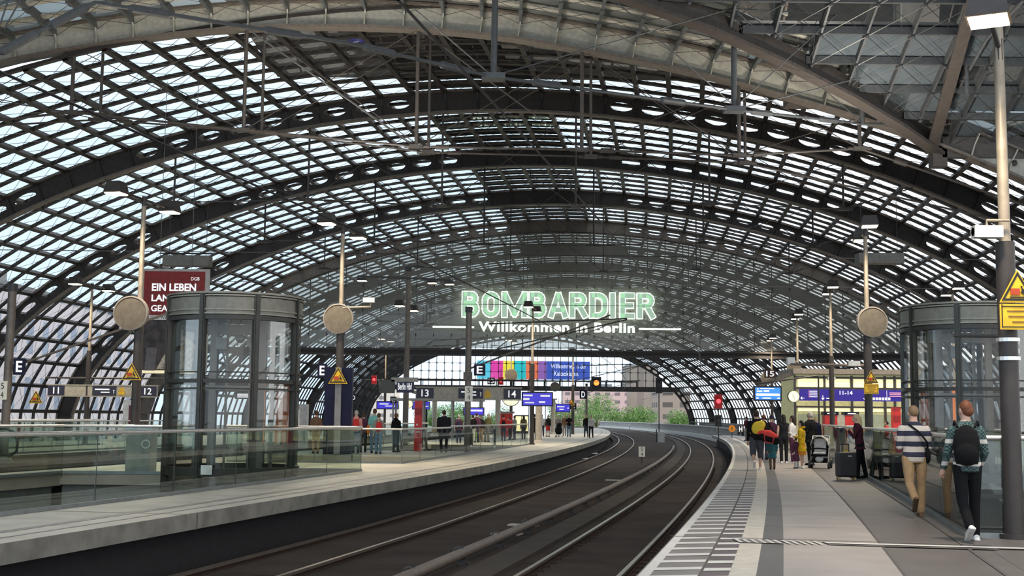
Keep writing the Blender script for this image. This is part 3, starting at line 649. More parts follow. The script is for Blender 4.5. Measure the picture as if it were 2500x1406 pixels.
def sq_sign(ch, loc, label, w=.5, h=.5, mt=None, tm=None, rz=0.0, name='letter_sign', group=None):
    t = thing(name, label, 'sign', loc, rz, group)
    MB().box((0, 0, 0), (w, .06, h)).build('panel', mt or NAVY, t)
    fit_text(ch, -w*.26 if len(ch) < 2 else -w*.36, w*.26 if len(ch) < 2 else w*.36, -h*.34, h*.34, -.035, tm or LETW, t, off=.02, ext=.004)
    return t
lamp_post(325, 1140, 'tall lamp post in front of the red poster, left of the glass lift tower', up=200)
disc_thing((-10.98, 35.3, 4.40), 'round grey disc on the lamp post in front of the red poster')
tri_sign(0, loc=(-10.85, 35.2, 2.50), label='yellow warning triangle on the lamp post before the red poster', w=.5)
lamp_post(826, 1128, 'tall lamp post rising from the dark blue display column', loc=(-5.66, 40.6), up=330)
disc_thing((-5.72, 40.4, 4.70), 'round grey disc above the dark blue display column')
tri_sign(0, loc=(-5.62, 40.0, 2.58), label='yellow warning triangle at the top of the dark blue display column', w=.56)
lamp_post(2118, 1143, 'tall lamp post behind the woman in burgundy on the striped platform', loc=(11.6, 40.0), up=330)
disc_thing((11.72, 39.8, 4.72), 'round grey disc above the woman in burgundy')
tri_sign(0, plate=True, loc=(11.62, 39.75, 2.40), label='yellow warning sign with text plate above the woman in burgundy', w=.42)
lamp_post(2476, 1315, 'thick lamp post nearest the camera with its lit head at the top corner', loc=(6.66, 16.46), disc=3.95, top=6.66, pr=.125, power=260, up=200, heads=(-1,), rz=-.45)
tri_sign(0, plate=True, loc=(6.70, 16.2, 2.76), label='large yellow warning sign on the lamp post nearest the camera', w=.44)
lamp_post(0, 0, 'lamp post behind the blue departure board on the platform with the kiosk', loc=(15.1, 58), pr=.12, power=300)
lamp_post(0, 0, 'fourth lamp post along the striped platform, short of the red signal', loc=(17.0, 73), pr=.11, power=300)
disc_thing((16.75, 72.8, 4.6), 'round disc behind the kiosk front with a grey box above it', .42)
lamp_post(0, 0, 'farthest lamp post on the striped platform, above the number fifteen sign', loc=(19.9, 94), pr=.11, power=260)
disc_thing((19.4, 93.5, 4.65), 'round disc just behind the number fifteen sign', .45)
lamp_post(1298, 1085, 'slim lamp post right of the number fourteen sign', loc=(1.2, 69.9), pr=.13, power=300)
tri_sign(0, loc=(1.22, 69.6, 2.35), label='orange warning triangle right of the number fourteen sign', w=.5)
lamp_post(0, 0, 'lamp post behind the destination board left of the number thirteen sign', loc=(-6.0, 70), pr=.12, power=300)
lamp_post(1398, 1060, 'dark post with its head before the blue banner on the middle platform', loc=(5.76, 114.7), pr=.14, power=260)
tri_sign(0, loc=(5.6, 114.3, 2.7), label='orange warning triangle right of the small blue departure screen', w=.62)
lamp_post(0, 0, 'lamp post behind the right glass lift tower', loc=(20.9, 58), pr=.12, power=300, disc=3.0)
lamp_post(0, 0, 'slender lamp post in front of the striped banner', loc=(0.0, 100), pr=.10, power=260)
disc_thing((0.0, 99.7, 4.9), 'round disc hanging in front of the striped banner', .52)
lamp_post(0, 0, 'lamp post with a disc beside the dark signal arm on the far left', loc=(-10.2, 100), pr=.10, power=260)
disc_thing((-10.35, 99.7, 4.1), 'round disc beside the arched wall, left of the destination board', .36)
disc_thing((5.0, 140, 5.0), 'smallest round disc under the blue banner', .55)
for i, (x, y) in enumerate(((-20.6, 60), (-24.8, 47), (-22.0, 85))):
    lamp_post(0, 0, ['lamp post on the far left platform between the two track number signs', 'lamp post at the left picture edge on the far left platform', 'lamp post deep on the far left platform behind the lift tower'][i], loc=(x, y), pr=.12, power=320)
tri_sign(0, loc=(-22.9, 59.5, 2.0), label='small orange warning triangle under the number eleven sign end', w=.62)
# ---- catenary masts
def mast(x, y, z, label, r=.14):
    t = thing('catenary_mast', label, 'mast', (x, y, 0), -head(y), 'catenary masts')
    m = MB(); m.tube([(0, 0, -.02), (0, 0, z)], r, 12); m.build('pole', mat('mast_brown', (.16, .135, .115), .45, .3), t, smooth=True)
    m = MB(); m.tube([(0, 0, z), (0, 0, z+.25)], r*1.2, 10); m.box((0, 0, .1), (r*3, r*3, .05)); m.build('cap', DARK, t); return t
t = mast(-1.89, 54.07, 6.1, 'mast with the white kilometre board and letter E sign')
m = MB(); m.tube([(0, 0, 3.6), (6.2, .5, 6.0)], .04, 7); m.tube([(0.2, 0, 3.68), (3, 0, 5.8)], .02, 6); m.box((0, -.05, 3.3), (.34, .3, .34)); m.build('bracket_arm', STEELB, t)
t = mast(-5.6, 66.0, 9.3, 'tallest mast with a long cross arm of lamps')
m = MB(); m.beam((-2.4, -1.5, 8.9), (2.2, .8, 8.9), .10, .10); m.build('bracket_arm', DARK, t)
for x, y in ((-2.2, -1.3), (1.3, .1), (2.1, .8)):
    m = MB(); m.box((x, y, 8.75), (.5, .4, .16)); h = m.build('lamp_head', DARK, t); m = MB(); m.box((x, y, 8.66), (.44, .34, .03)); m.build('lamp_glass', LIT, h)
t = mast(-16.95, 41.5, 5.6, 'mast at the left picture edge beside the letter E sign'); m = MB(); m.tube([(0, 0, 3.0), (5.5, 1, 5.0)], .04, 7); m.build('bracket_arm', STEELB, t)
t = mast(8.7, 142, 5.2, 'thin mast carrying the far letter D sign', .12)
# ---- boards and letters
def board(X0, X1, Y, z0, z1, label, n0, n1, rz=0.0):
    t = thing('platform_sign', label, 'sign', ((X0+X1)/2, Y, (z0+z1)/2), rz); L = X1-X0; h = z1-z0
    m = MB(); m.box((0, 0, 0), (L, .22, h)); m.box((0, 0, h/2+.03), (L+.1, .26, .05)); m.box((0, 0, -h/2-.03), (L+.1, .26, .05)); m.build('body', mat('board_beige', (.46, .42, .34), .5), t)
    for s, ch in ((-1, n0), (1, n1)):
        x = s*(L/2-.42); MB().box((x, -.12, 0), (.80, .04, h*.96)).build('number_panel', mat('number_navy', (.02, .018, .045), .4), t)
        fit_text(ch, x-.26, x+.26, -h*.33, h*.33, -.145, LETW, t, off=.01, ext=.005, name='number', keep=True)
    x = .02*L; m = MB(); m.box((x, -.12, 0), (1.15, .04, h*.94)); m.build('text_panel', mat('number_navy', (0, 0, 0)), t)
    m = MB(); m.box((x-.1, -.145, .07), (.7, .01, .06)); m.box((x+.05, -.145, -.07), (.42, .01, .05)); m.box((x+.47, -.145, -.05), (.02, .01, .16)); m.box((x+.47, -.145, .03), (.08, .01, .02)); m.build('small_print', LETW, t)
    m = MB(); x = .18*L; m.prism([(x-.16, 0), (x+.16, 0), (x, h*.42)], -.14, -.11); m.box((x, -.125, -h*.22), (.3, .03, h*.36)); m.build('warning_patch', YELLOW, t)
    m = MB(); m.tube([(-L/2-.2, .1, h/2+.38), (L/2+.3, .1, h/2+.38)], .045, 8)
    for x in frange(-L/2+.3, L/2-.3, .95): m.tube([(x, .05, h/2), (x, .05, h/2+.38)], .018, 6)
    m.build('hanger_rail', POST, t); return t
board(-22.5, -17.2, 60, 2.36, 2.84, 'long hanging sign numbered 11 and 12 on the far left platform', '11', '12')
board(-4.45, .48, 58, 2.36, 2.86, 'long hanging sign numbered 13 and 14 over the middle platform', '13', '14')
sq_sign('E', (-1.38, 53.9, 3.57), 'navy letter E sign on the mast before the striped banner', .5, .5)
sq_sign('E', (-16.5, 41.3, 3.05), 'navy letter E sign near the left picture edge', .40, .55)
sq_sign('E', (-6.17, 40.2, 2.98), 'letter E sign on the top corner of the dark blue display column', .30, .45)
sq_sign('D', (-10.2, 80, 2.68), 'small letter D sign beside the dark blue display column', .42, .42)
sq_sign('D', (8.3, 141.6, 4.2), 'far letter D sign on the thin mast', .8, 1.0)
sq_sign('C', (8.1, 160, 3.0), 'far letter C sign below the letter D sign', .8, .8)
sq_sign('C', (-8.0, 84, 2.6), 'letter C sign left of the destination board', .42, .42)
sq_sign('15', (14.3, 68, 4.05), 'square sign with the number 15 above the blue departure board', .62, .46, mat('plum', (.05, .012, .02), .5))
KM = mat('km_board', (.62, .60, .52), .5, emit=(1, .97, .85), es=.12, noise=0)
def km(loc, label, w, h):
    t = thing('kilometre_board', label, 'sign', loc); MB().box((0, 0, 0), (w, .05, h)).build('panel', KM, t)
    fit_text('5', -w*.18, w*.18, h*.07, h*.40, -.03, BLACK, t, ext=.003, name='number'); fit_text('4', -w*.18, w*.18, -h*.40, -h*.07, -.03, BLACK, t, ext=.003, name='number'); return t
km((-1.84, 53.8, 2.52), 'white board reading 5 over 4 on the mast with the letter E', .34, .66)
km((-16.98, 41.2, 2.25), 'white board reading 5 over 4 at the left picture edge', .28, .62)
X, Y = G(1567, 1137, -1.0); t = km((X, Y, -.25), 'low grey board reading 5 over 4 standing between the tracks', .34, .55); MB().box((0, .05, -.5), (.06, .05, .5)).build('stake', DARK, t)
# ---- displays
DBL = mat('display_blue', (0.02, 0.02, 0.2), 0.3, emit=(.04, .03, .50), es=1.1, noise=0); DCY = mat('display_cyan', (0.02, 0.1, 0.3), 0.3, emit=(.03, .22, .75), es=1.2, noise=0)
def display(X0, X1, Y, z0, z1, label, rows, m_=None, name='departure_board', frame=.06):
    t = thing(name, label, 'display', ((X0+X1)/2, Y, (z0+z1)/2)); w, h = X1-X0, z1-z0
    m = MB(); m.box((0, .08, 0), (w, .2, h)); m.build('housing', BLACK, t); MB().box((0, -.03, 0), (w-2*frame, .02, h-2*frame)).build('screen', m_ or DBL, t)
    m = MB()
    for x, z, a, b in rows: m.box((x*w/2, -.045, z*h/2), (a*w, .008, b*h))
    m.build('text_rows', LETW, t); m = MB(); m.tube([(-w*.3, .08, h/2), (-w*.3, .08, h/2+.5)], .02, 6); m.tube([(w*.3, .08, h/2), (w*.3, .08, h/2+.5)], .02, 6); m.build('hanger', DARK, t); return t
display(11.42, 12.74, 58, 2.40, 3.10, 'bright blue departure board hanging over the striped platform', ((-.72, .62, .06, .09), (-.05, .66, .5, .07), (-.6, .30, .2, .09), (-.1, .34, .2, .11), (0, -.15, .84, .15), (-.75, -.62, .08, .1), (-.1, -.62, .3, .08), (.75, -.62, .08, .1)), DCY, frame=.07)
m = thing('hanging_gantry', 'thin pipe frame that the bright blue departure board hangs from', 'frame', (12.1, 58.1, 0)); MB().tube([(-.6, 0, 3.2), (2.4, 0, 3.62), (2.4, 0, 0)], .05, 8).build('pipe', POST, m)
display(.52, 2.05, 60, 2.06, 2.76, 'blue departure display right of the number fourteen sign', ((-.6, .5, .3, .1), (.5, .45, .3, .12), (-.7, 0, .2, .15), (.3, -.4, .2, .12), (-.5, -.5, .3, .08)))
display(4.0, 5.3, 110, 2.0, 2.75, 'small blue departure screen under the blue banner', ((-.3, .3, .5, .1), (-.2, -.3, .3, .12), (.7, 0, .12, .1)))
display(-9.8, -8.2, 90, 2.0, 2.6, 'blue screen left of the destination board post', ((-.3, .3, .4, .15), (.3, -.2, .5, .12)))
display(-7.2, -5.9, 90, 2.0, 2.6, 'blue screen behind the red pillar', ((-.3, .3, .4, .15), (.3, -.2, .5, .12)))
display(-2.9, -1.6, 75, 1.6, 2.1, 'dark blue screen under the number thirteen and fourteen sign', ((0, .2, .8, .2),))
display(-7.6, -6.9, 34.0, 1.95, 2.15, 'small lit panel inside the left lift tower', ((0, .2, .8, .3), (0, -.4, .8, .2)))
# destination board
t = thing('destination_board', 'old flap destination board reading a place name left of the number thirteen sign', 'sign', (-5.35, 58, 2.95), 0)
MB().box((.35, 0, .28), (1.25, .3, .2)).build('top_strip', mat('strip_beige', (.45, .42, .36), .5), t); MB().box((.38, 0, -.08), (.80, .3, .5)).build('flap_panel', mat('flap_navy', (.03, .03, .09), .5), t)
MB().box((-.48, 0, -.05), (.72, .3, .62)).build('grey_case', mat('case_grey', (.10, .10, .09), .5), t); fit_text('Berlin Hbf', .04, .7, -.2, .12, -.16, LETW, t, off=.02, ext=.005)
# ---- dark blue display column at the lamp post
t = thing('poster_stand', 'tall dark blue display column around the lamp post on the middle platform', 'display', (-5.62, 40.3, 0), .0)
MB().box((-.27, 0, 1.68), (.36, .34, 2.8)).build('panel', NAVY, t); MB().box((.27, 0, 1.68), (.36, .34, 2.8)).build('panel', NAVY, t)
MB().box((0, -.12, 1.68), (.2, .2, 2.8)).build('centre_strip', mat('strip_grey', (.16, .165, .18), .4), t); MB().box((0, 0, .13), (.95, .42, .26)).build('foot', CONC, t)
# ---- red info pillar, vending machine etc on the middle platform
t = thing('info_pillar', 'tall red emergency pillar standing in the middle platform crowd', 'pillar', (-4.08, 54.6, 0), .05)
MB().box((0, 0, 1.10), (.34, .3, 2.2)).build('body', RED, t); MB().box((0, -.02, 1.72), (.30, .28, .3)).build('recess', mat('deep_red', (.3, .01, .01), .5), t); m = MB(); m.box((-.05, -.16, 1.16), (.07, .03, .07)); m.box((0, -.155, .84), (.2, .02, .06)); m.build('button_panel', WHITE, t)
t = thing('vending_machine', 'red vending machine with a grey canopy right under the number fourteen sign', 'vending machine', (-.33, 97, 0))
MB().box((0, 0, .9), (.95, .7, 1.8)).build('cabinet', RED, t); MB().box((0, 0, 1.88), (1.25, 1.0, .14)).build('canopy', mat('canopy_grey', (.2, .2, .2), .5), t)
m = MB()
for k in range(4): m.box((-.33+k*.22, -.36, 1.35), (.05, .03, .12))
m.build('emblem', WHITE, t)
t = thing('light_box', 'warm lit poster box beside the red vending machine', 'poster box', (.9, 101, 0)); MB().box((0, 0, .95), (1.1, .3, 1.5)).build('frame', DARK, t)
for s in (-.27, .27): MB().box((s, -.17, 1.0), (.48, .03, 1.2)).build('poster', mat('warm_poster', (1, .9, .5), emit=(1, .85, .42), es=1.0, noise=0), t)
t = thing('poster_box', 'white lit ticket machine left of the dark blue display column', 'machine', (-10.3, 60, 0)); MB().box((0, 0, 1.0), (.9, .5, 2.1)).build('case', mat('pale_case', (.6, .58, .55), .4), t); MB().box((-.15, -.27, 1.25), (.4, .03, 1.1)).build('poster', mat('white_poster', (1, 1, 1), emit=(1, .97, .9), es=.9, noise=0), t)
t = thing('notice_case', 'white notice case behind the far end of the number twelve sign', 'notice case', (-17.8, 58, 0)); MB().box((0, 0, 1.2), (.75, .2, 1.9)).build('case', WHITE, t); MB().box((.05, -.12, 1.35), (.3, .02, 1.1)).build('notice', mat('maroon', (.12, .02, .03), .5), t)
def clock(loc, label, r=.32):
    t = thing('platform_clock', label, 'clock', loc); MB().lathe([(0, -.06), (r, -.06), (r, .06), (0, .06)], 24, axis='y').build('face', mat('clock_face', (1, 1, .8), emit=(1, .93, .6), es=.85, noise=0), t)
    m = MB()
    for k in range(12): a = k*math.pi/6; m.beam((math.cos(a)*r*.78, -.07, math.sin(a)*r*.78), (math.cos(a)*r*.95, -.07, math.sin(a)*r*.95), .01, .03, up=(0, 1, 0))
    m.beam((0, -.075, 0), (-.1*r/.32, -.075, .12*r/.32), .01, .03, up=(0, 1, 0)); m.beam((0, -.075, 0), (.05, -.075, -r*.75), .01, .02, up=(0, 1, 0)); m.build('hands_and_marks', BLACK, t)
    MB().lathe([(r, -.08), (r*1.08, -.08), (r*1.08, .08), (r, .08)], 24, axis='y').build('rim', DARK, t); return t
clock((13.2, 57.6, 2.62), 'round lit clock left of the long blue direction sign', .26)
clock((.0, 88, 2.95), 'round lit clock half hidden under the number fourteen sign', .62)
clock((-6.95, 84, 2.35), 'small glowing clock left of the red pillar', .28)
# ---- kiosk building on the platform
t = thing('kiosk', 'glazed yellow-lit kiosk building behind the lift tower with a flat grey roof', 'kiosk', (17.6, 62.4, 0), 0)
YG = mat('kiosk_panel_yellow', (.42, .42, .22), .5, emit=(.62, .60, .30), es=.22, noise=.1); YL = mat('kiosk_lit', (.8, .78, .45), emit=(.95, .88, .5), es=.75, noise=0)
MB().box((0, 2.2, 2.0), (6.2, 3.2, 3.7)).build('body', YG, t)
m = MB(); m.box((0, 2.0, 4.0), (6.5, 3.6, .26)); m.beam((-3.2, .4, 3.9), (-4.6, 2.4, 3.3), .12, .2); m.build('roof', mat('kiosk_roof', (.24, .21, .18), .5), t)
m = MB()
for x in (-3.1, -1.6, -.2, 1.5, 2.0, 3.1): m.box((x, .55, 1.95), (.09, .14, 3.7))
for z in (.05, 2.2, 3.15, 3.7): m.box((0, .55, z), (6.2, .12, .09))
m.build('window_frame', DARK, t)
for x, w in ((-2.3, 1.3), (-.9, 1.2), (.65, 1.5), (1.75, .35), (2.55, .9)):
    MB().box((x, .56, 3.42), (w, .03, .42)).build('transom_light', YL, t); MB().box((x, .57, 2.1), (w, .03, .25)).build('transom_light', YL, t)
    MB().box((x, .57, 1.1), (w, .03, 1.5)).build('window_pane', mat('kiosk_window', (.16, .20, .15), .15, emit=(.55, .55, .32), es=.22), t)
t = thing('direction_sign', 'long deep blue direction sign reading 11-14 across the kiosk front', 'sign', (16.7, 60.2, 2.75))
MB().box((0, 0, 0), (5.2, .2, .56)).build('panel', mat('sign_blue_lit', (.01, .008, .08), .6, emit=(.018, .006, .22), es=1.0, noise=0), t)
m = MB()
for z in (.18, .09, 0, -.09): m.box((-1.95, -.11, z), (.36, .01, .035)); m.box((-2.16, -.11, z), (.05, .01, .045), 1)
for z in (.13, .05, -.03): m.box((2.05, -.11, z), (.6, .01, .035), 1)
m.beam((-2.58, -.11, -.16), (-2.4, -.11, -.16), .01, .03); m.beam((-2.58, -.11, -.16), (-2.51, -.11, -.1), .01, .03); m.beam((-2.58, -.11, -.16), (-2.51, -.11, -.22), .01, .03)
for x in (-1.5, .55): m.beam((x, -.11, -.02), (x, -.11, -.22), .03, .01, up=(0, 1, 0)); m.beam((x, -.11, -.22), (x-.07, -.11, -.14), .03, .01, up=(0, 1, 0)); m.beam((x, -.11, -.22), (x+.07, -.11, -.14), .03, .01, up=(0, 1, 0))
for i_ in range(6): m.box((.98+i_*.15, -.11, -.16), (.11, .01, .13))
m.box((-1.2, -.11, -.16), (.26, .01, .05)); m.box((1.62, -.11, 0), (.015, .01, .5)); m.build('symbols', [LETW, mat('sign_pink', (1, .4, .5), emit=(1, .35, .45), es=.6, noise=0)], t)
fit_text('3', -1.05, -.93, .02, .2, -.11, LETW, t, ext=.004, off=.01); fit_text('11-14', -.68, -.05, .02, .21, -.11, LETW, t, off=.012, ext=.004, name='number')
for x, lb in ((14.95, 'left red and white ticket machine under the blue direction sign'), (15.95, 'right red and white ticket machine behind the woman in burgundy')):
    t = thing('ticket_machine', lb, 'ticket machine', (x+.7, 60.6, 0)); MB().box((0, 0, .9), (.62, .5, 1.75)).build('case', RED, t); m = MB(); m.box((0, -.26, 1.15), (.5, .03, .28)); m.box((0, -.26, .35), (.5, .03, .6)); m.build('front', WHITE, t)
    MB().box((.0, -.28, .85), (.36, .03, .32)).build('screen', mat('tm_screen', (.1, .2, .4), emit=(.25, .45, .9), es=.8, noise=0), t); MB().box((0, -.02, 1.86), (.72, .56, .16)).build('header', NAVY, t); MB().box((0, -.31, 1.86), (.4, .01, .05)).build('header_text', LETW, t)
t = thing('service_cabinet', 'pale cabinet standing between the two ticket machines', 'cabinet', (16.15, 60.6, 0)); MB().box((0, 0, .9), (.40, .46, 1.8)).build('case', mat('cab_cream', (.5, .46, .38), .5), t); MB().box((0, -.24, 1.1), (.14, .02, .3)).build('slot', BLACK, t)
t = thing('info_pillar', 'red emergency pillar against the kiosk right of the burgundy woman', 'pillar', (18.9, 60.6, 0)); MB().box((0, 0, 1.1), (.4, .3, 2.2)).build('body', RED, t); MB().box((0, -.02, 1.62), (.34, .28, .34)).build('recess', mat('deep_red', (.3, .01, .01)), t); MB().box((.0, -.16, 1.1), (.08, .02, .08)).build('button_panel', WHITE, t)
t = thing('fire_box', 'small red box on the rail behind the man in the black coat', 'box', (13.65, 52.6, .95)); MB().box((0, 0, .18), (.22, .14, .36)).build('case', RED, t); MB().box((0, -.075, .18), (.06, .01, .12)).build('emblem', WHITE, t)
def cctv(loc, label, d=1, rz=0):
    t = thing('security_camera', label, 'camera', loc, rz, 'security cameras'); MB().box((0, 0, 0), (.38, .16, .16)).build('housing', mat('cctv_pale', (.6, .6, .57), .4), t); MB().lathe([(0, 0), (.06, 0), (.06, .04), (0, .04)], 12, c=(.19*d, 0, 0), axis='x').build('lens', BLACK, t); return t
t = cctv((-4.72, 40.4, 5.32), 'white security camera on an arm beside the disc over the blue column', -1); MB().tube([(.06, 0, -.05), (.06, 0, -.22), (-.85, 0, -.26)], .035, 7).build('arm', POSTL, t)
t = cctv((6.36, 16.3, 4.06), 'white security camera high on the nearest lamp post', -1); MB().tube([(.0, 0, .08), (.0, 0, .16), (.3, 0, .16)], .02, 7).build('arm', POSTL, t)
cctv((15.6, 60.0, 3.55), 'pale security camera under the kiosk roof', -1); cctv((11.0, 39.5, 3.35), 'pale security camera on the pipe by the warning sign', -1)
# ---- hung poster
t = thing('hanging_poster', 'large red and dark poster hanging in a pale frame on the left', 'poster', (-12.70, 46, 4.98), 0)
P_ = MB(); P_.box((0, .04, 0), (2.62, .08, 3.95)); P_.build('frame', mat('poster_frame', (.42, .40, .38), .5), t)
MB().box((0, -.01, .98), (2.28, .04, 1.80)).build('red_field', mat('poster_red', (.22, .012, .012), .6), t)
MB().box((0, -.01, -.90), (2.28, .04, 1.94)).build('photo_field', mat('poster_dark', (.045, .035, .035), .6, noise=.3, scale=3), t)
m = MB(); m.prism([(-.55, -1.8), (.75, -1.8), (.9, -.9), (.45, -.55), (.05, -.75), (-.3, -1.3)], -.05, -.03); m.build('coat_shape', mat('poster_coat', (.42, .37, .30), .7, noise=.25, scale=9), t)
m = MB(); m.prism([(-1.0, -1.86), (-.6, -1.86), (-.55, -1.0), (-.95, -1.0)], -.05, -.03); m.build('grey_shape', mat('poster_grey', (.13, .12, .13), .7), t)
fit_text('DGB', .62, .94, 1.54, 1.67, -.035, LETW, t, ext=.003); fit_text('EIN LEBEN', -.84, .82, 1.13, 1.42, -.035, LETW, t, off=.03, ext=.003); fit_text('LANG', -.84, .1, .74, 1.0, -.035, LETW, t, off=.03, ext=.003); fit_text('GEARBEITET', -.84, .95, .36, .60, -.035, LETW, t, off=.02, ext=.003)
MB().box((0, -.035, .13), (1.8, .012, .17)).build('white_strip', WHITE, t); fit_text('DAS WERK', -.84, .0, .08, .18, -.045, mat('maroon', (0, 0, 0)), t, ext=.003)
MB().box((.0, -.01, -1.90), (2.28, .05, .10)).build('bottom_strip', mat('warm_strip', (.9, .8, .55), emit=(1, .85, .5), es=.5, noise=0), t)
m = MB()
for x in (-.6, .6): m.tube([(x, .05, 2.0), (x, .05, 9.2)], .012, 5)
m.build('suspension_cable', CABLE, t)
def lightbar(loc, w, label):
    t = thing('ceiling_box', label, 'box', loc); MB().box((0, 0, 0), (w, .6, .38)).build('body', mat('box_grey', (.13, .125, .11), .5), t); m = MB(); m.tube([(-w/2-.2, 0, .3), (w/2+.2, 0, .3)], .03, 6)
    for x in (-w*.4, w*.4): m.tube([(x, 0, .2), (x, 0, 2.4)], .01, 4)
    m.build('hanger', DARK, t)
lightbar((-12.35, 46.4, 7.30), 1.75, 'dark box hanging just above the red poster'); p = D(2147, 632, 46); lightbar(tuple(p), 1.7, 'dark box hanging behind the top of the lamp post on the right')
# ---- glass lift towers
TG = glassmat('tower_glass', (0.93, 0.93, 0.91), 0.35); TFR = mat('tower_frame', (.045, .043, .035), .4, .3); TRIM = mat('tower_rim', (.22, .205, .165), .45, .2); CHR = INOX
def tower(loc, rz, label, r=1.64, H=4.42):
    t = thing('lift_tower', label, 'lift', loc, rz); zb = -4.0; n = 48
    MB().lathe([(r-.02, zb), (r-.02, H-.4), (r-.05, H-.4), (r-.05, zb)], n).build('glass_cylinder', TG, t, smooth=True)
    m = MB()
    for z, h in ((H-.62, .10), (2.28, .09), (2.12, .04), (2.52, .03), (.06, .2), (-.3, .1), (-2, .2)): m.lathe([(r-.08, z), (r+.05, z), (r+.05, z+h), (r-.08, z+h), (r-.08, z)], n)
    m.build('ring_beam', TFR, t, smooth=True)
    m = MB(); m.lathe([(r-.02, H-.48), (r+.03, H-.48), (r+.03, H-.08), (r-.02, H-.08)], n); m.build('rim_panel', TRIM, t, smooth=True)
    m = MB()
    for z in (H-.5, H-.06, H-.40, H+.0): m.lathe([(r, z), (r+.07, z), (r+.07, z+.035), (r, z+.035)], n)
    m.lathe([(0, H+.02), (r+.04, H+.02), (r+.04, H+.05), (0, H+.07)], n); m.build('roof_ring', mat('tower_top', (.28, .26, .21), .4, .3), t, smooth=True)
    for k in range(8):
        a = math.pi/8+k*math.pi/4+.03; x, y = r*math.cos(a), r*math.sin(a); m = MB(); m.box((x, y, (zb+H)/2), (.14, .14, H-zb), 0, a); m.box((x*1.045, y*1.045, (zb+H)/2), (.03, .07, H-zb), 0, a); m.build('mullion', TFR, t)
    m = MB()
    for s in (-1, 1):
        m.box((s*.62, .75, 0), (.16, .16, 8)); m.box((s*.95, .2, 0), (.08, .1, 8)); m.box((s*.3, .95, 0), (.06, .06, 8))
    m.box((0, .75, 3.7), (1.9, .2, .25)); m.box((0, .75, 2.2), (1.9, .12, .12)); m.build('guide_rail', mat('guide_steel', (.18, .17, .155), .35, .6), t)
    m = MB(); m.box((-.35, .1, 3.3), (.25, .35, .3)); m.ball((.1, .3, 3.45), .12, 8); m.tube([(-.5, .5, 3.6), (-.2, .4, 2.6), (.4, .5, 3.2), (.5, .5, .4)], .03, 6); m.build('machinery', mat('machine_grey', (.25, .27, .28), .4), t)
    m = MB(); m.lathe([(.5, -4), (1.25, -4), (1.25, -.1), (.5, -.1)], 24); m.box((0, .1, -.6), (1.7, 1.4, 1.0)); m.build('lift_car', mat('car_dark', (.06, .06, .055), .4, .3), t)
    return t
t = tower((-6.98, 31.0, 0), .10, 'round glass lift tower in front of the red poster')
MB().box((-.35, -1.72, .22), (.26, .02, .22)).build('notice', WHITE, t)
MB().box((.62, 1.2, 1.6), (.10, .06, 1.6)).build('orange_strip', mat('orange_lit', (.8, .2, .03), emit=(1, .28, .06), es=.6, noise=0), t)
t = tower((11.75, 31.5, 0), -.15, 'round glass lift tower behind the two walking men')
MB().box((-.2, 1.2, 1.6), (.10, .06, 1.7)).build('orange_strip', mat('orange_lit', (0, 0, 0)), t)
t = thing('ticket_counter', 'grey rounded machine behind the glass rail left of the lift tower', 'machine', (-9.88, 33.2, 0)); m = MB(); m.box((0, 0, .55), (.66, .6, 1.1)); m.build('case', mat('mach_grey', (.22, .22, .20), .5), t); m = MB(); m.prism([(-.36, 1.1), (.36, 1.1), (.36, 1.2), (0, 1.14), (-.36, 1.24)], -.35, .3); m.build('lid', mat('lid_blue', (.35, .45, .5), .3), t); MB().lathe([(.09, -.01), (.12, -.01), (.12, .01), (.09, .01)], 16, c=(.2, -.31, .72), axis='y').build('emblem', WHITE, t)
# ---- glass balustrades
BG = glassmat('balustrade_glass', (0.90, 0.94, 0.91), 0.28); BGR = glassmat('balustrade_glass_dark', (0.80, 0.85, 0.83), 0.75)
def balustrade(pts, label, h=1.2, pane=2.6, glass=None, z=0.0, base=True, r=.035, groups=None, double=False):
    pts = [Vector((p[0], p[1], 0)) for p in pts]; o = pts[0].copy(); t = thing('glass_balustrade', label, 'balustrade', (o.x, o.y, z), 0, groups)
    q = [p-o for p in pts]; m = MB(); m.tube([p+Vector((0, 0, h)) for p in q], r, 12); m.build('handrail', INOX, t, smooth=True)
    m = MB(); P2 = MB()
    for a, b in zip(q[:-1], q[1:]):
        L = (b-a).length; n = max(1, int(round(L/pane))); d = (b-a)/n
        for k in range(n):
            s, e_ = a+d*k+d.normalized()*.015, a+d*(k+1)-d.normalized()*.015; g_ = MB(); g_.beam(s+Vector((0, 0, (h+.02)/2-.05)), e_+Vector((0, 0, (h+.02)/2-.05)), .018, h-.02); g_.build('glass_pane', glass or BG, t)
            P2.tube([a+d*k+Vector((0, 0, .9*h)), a+d*k+Vector((0, 0, h))], .012, 5); P2.box(a+d*k+Vector((0, 0, h/2-.1)), (.012, .012, h))
    P2.build('joint', DARK, t)
    if base:
        for a, b in zip(q[:-1], q[1:]): m.beam(a+Vector((0, 0, .03)), b+Vector((0, 0, .03)), .07, .07)
        m.build('base_channel', mat('channel_grey', (.22, .24, .24), .4, .5), t)
    return t
LB = lambda o, ys_: [(Xl(y)+o, y) for y in ys_]
balustrade(LB(-2.35, frange(10, 34.4, 2.6)), 'long glass balustrade in front of the left lift tower, nearest the camera')
balustrade([(Xl(34.4)-2.35, 34.4), (Xl(34.4)-6.2, 34.4)], 'short glass balustrade closing the opening behind the left lift tower')
balustrade(LB(-9.0, frange(10, 31.5, 3)), 'glass balustrade on the far side of the near opening')
balustrade([(Xl(31.5)-9.0, 31.5), (Xl(31.5)-6.2, 31.6)], 'glass balustrade crossing the end of the near opening by the grey machine')
balustrade([(Xl(40.1)-8.5, 40.1)]+LB(-2.85, frange(40.1, 47.4, 2.4)), 'glass balustrade with doubled rail right of the dark blue column', h=1.1)
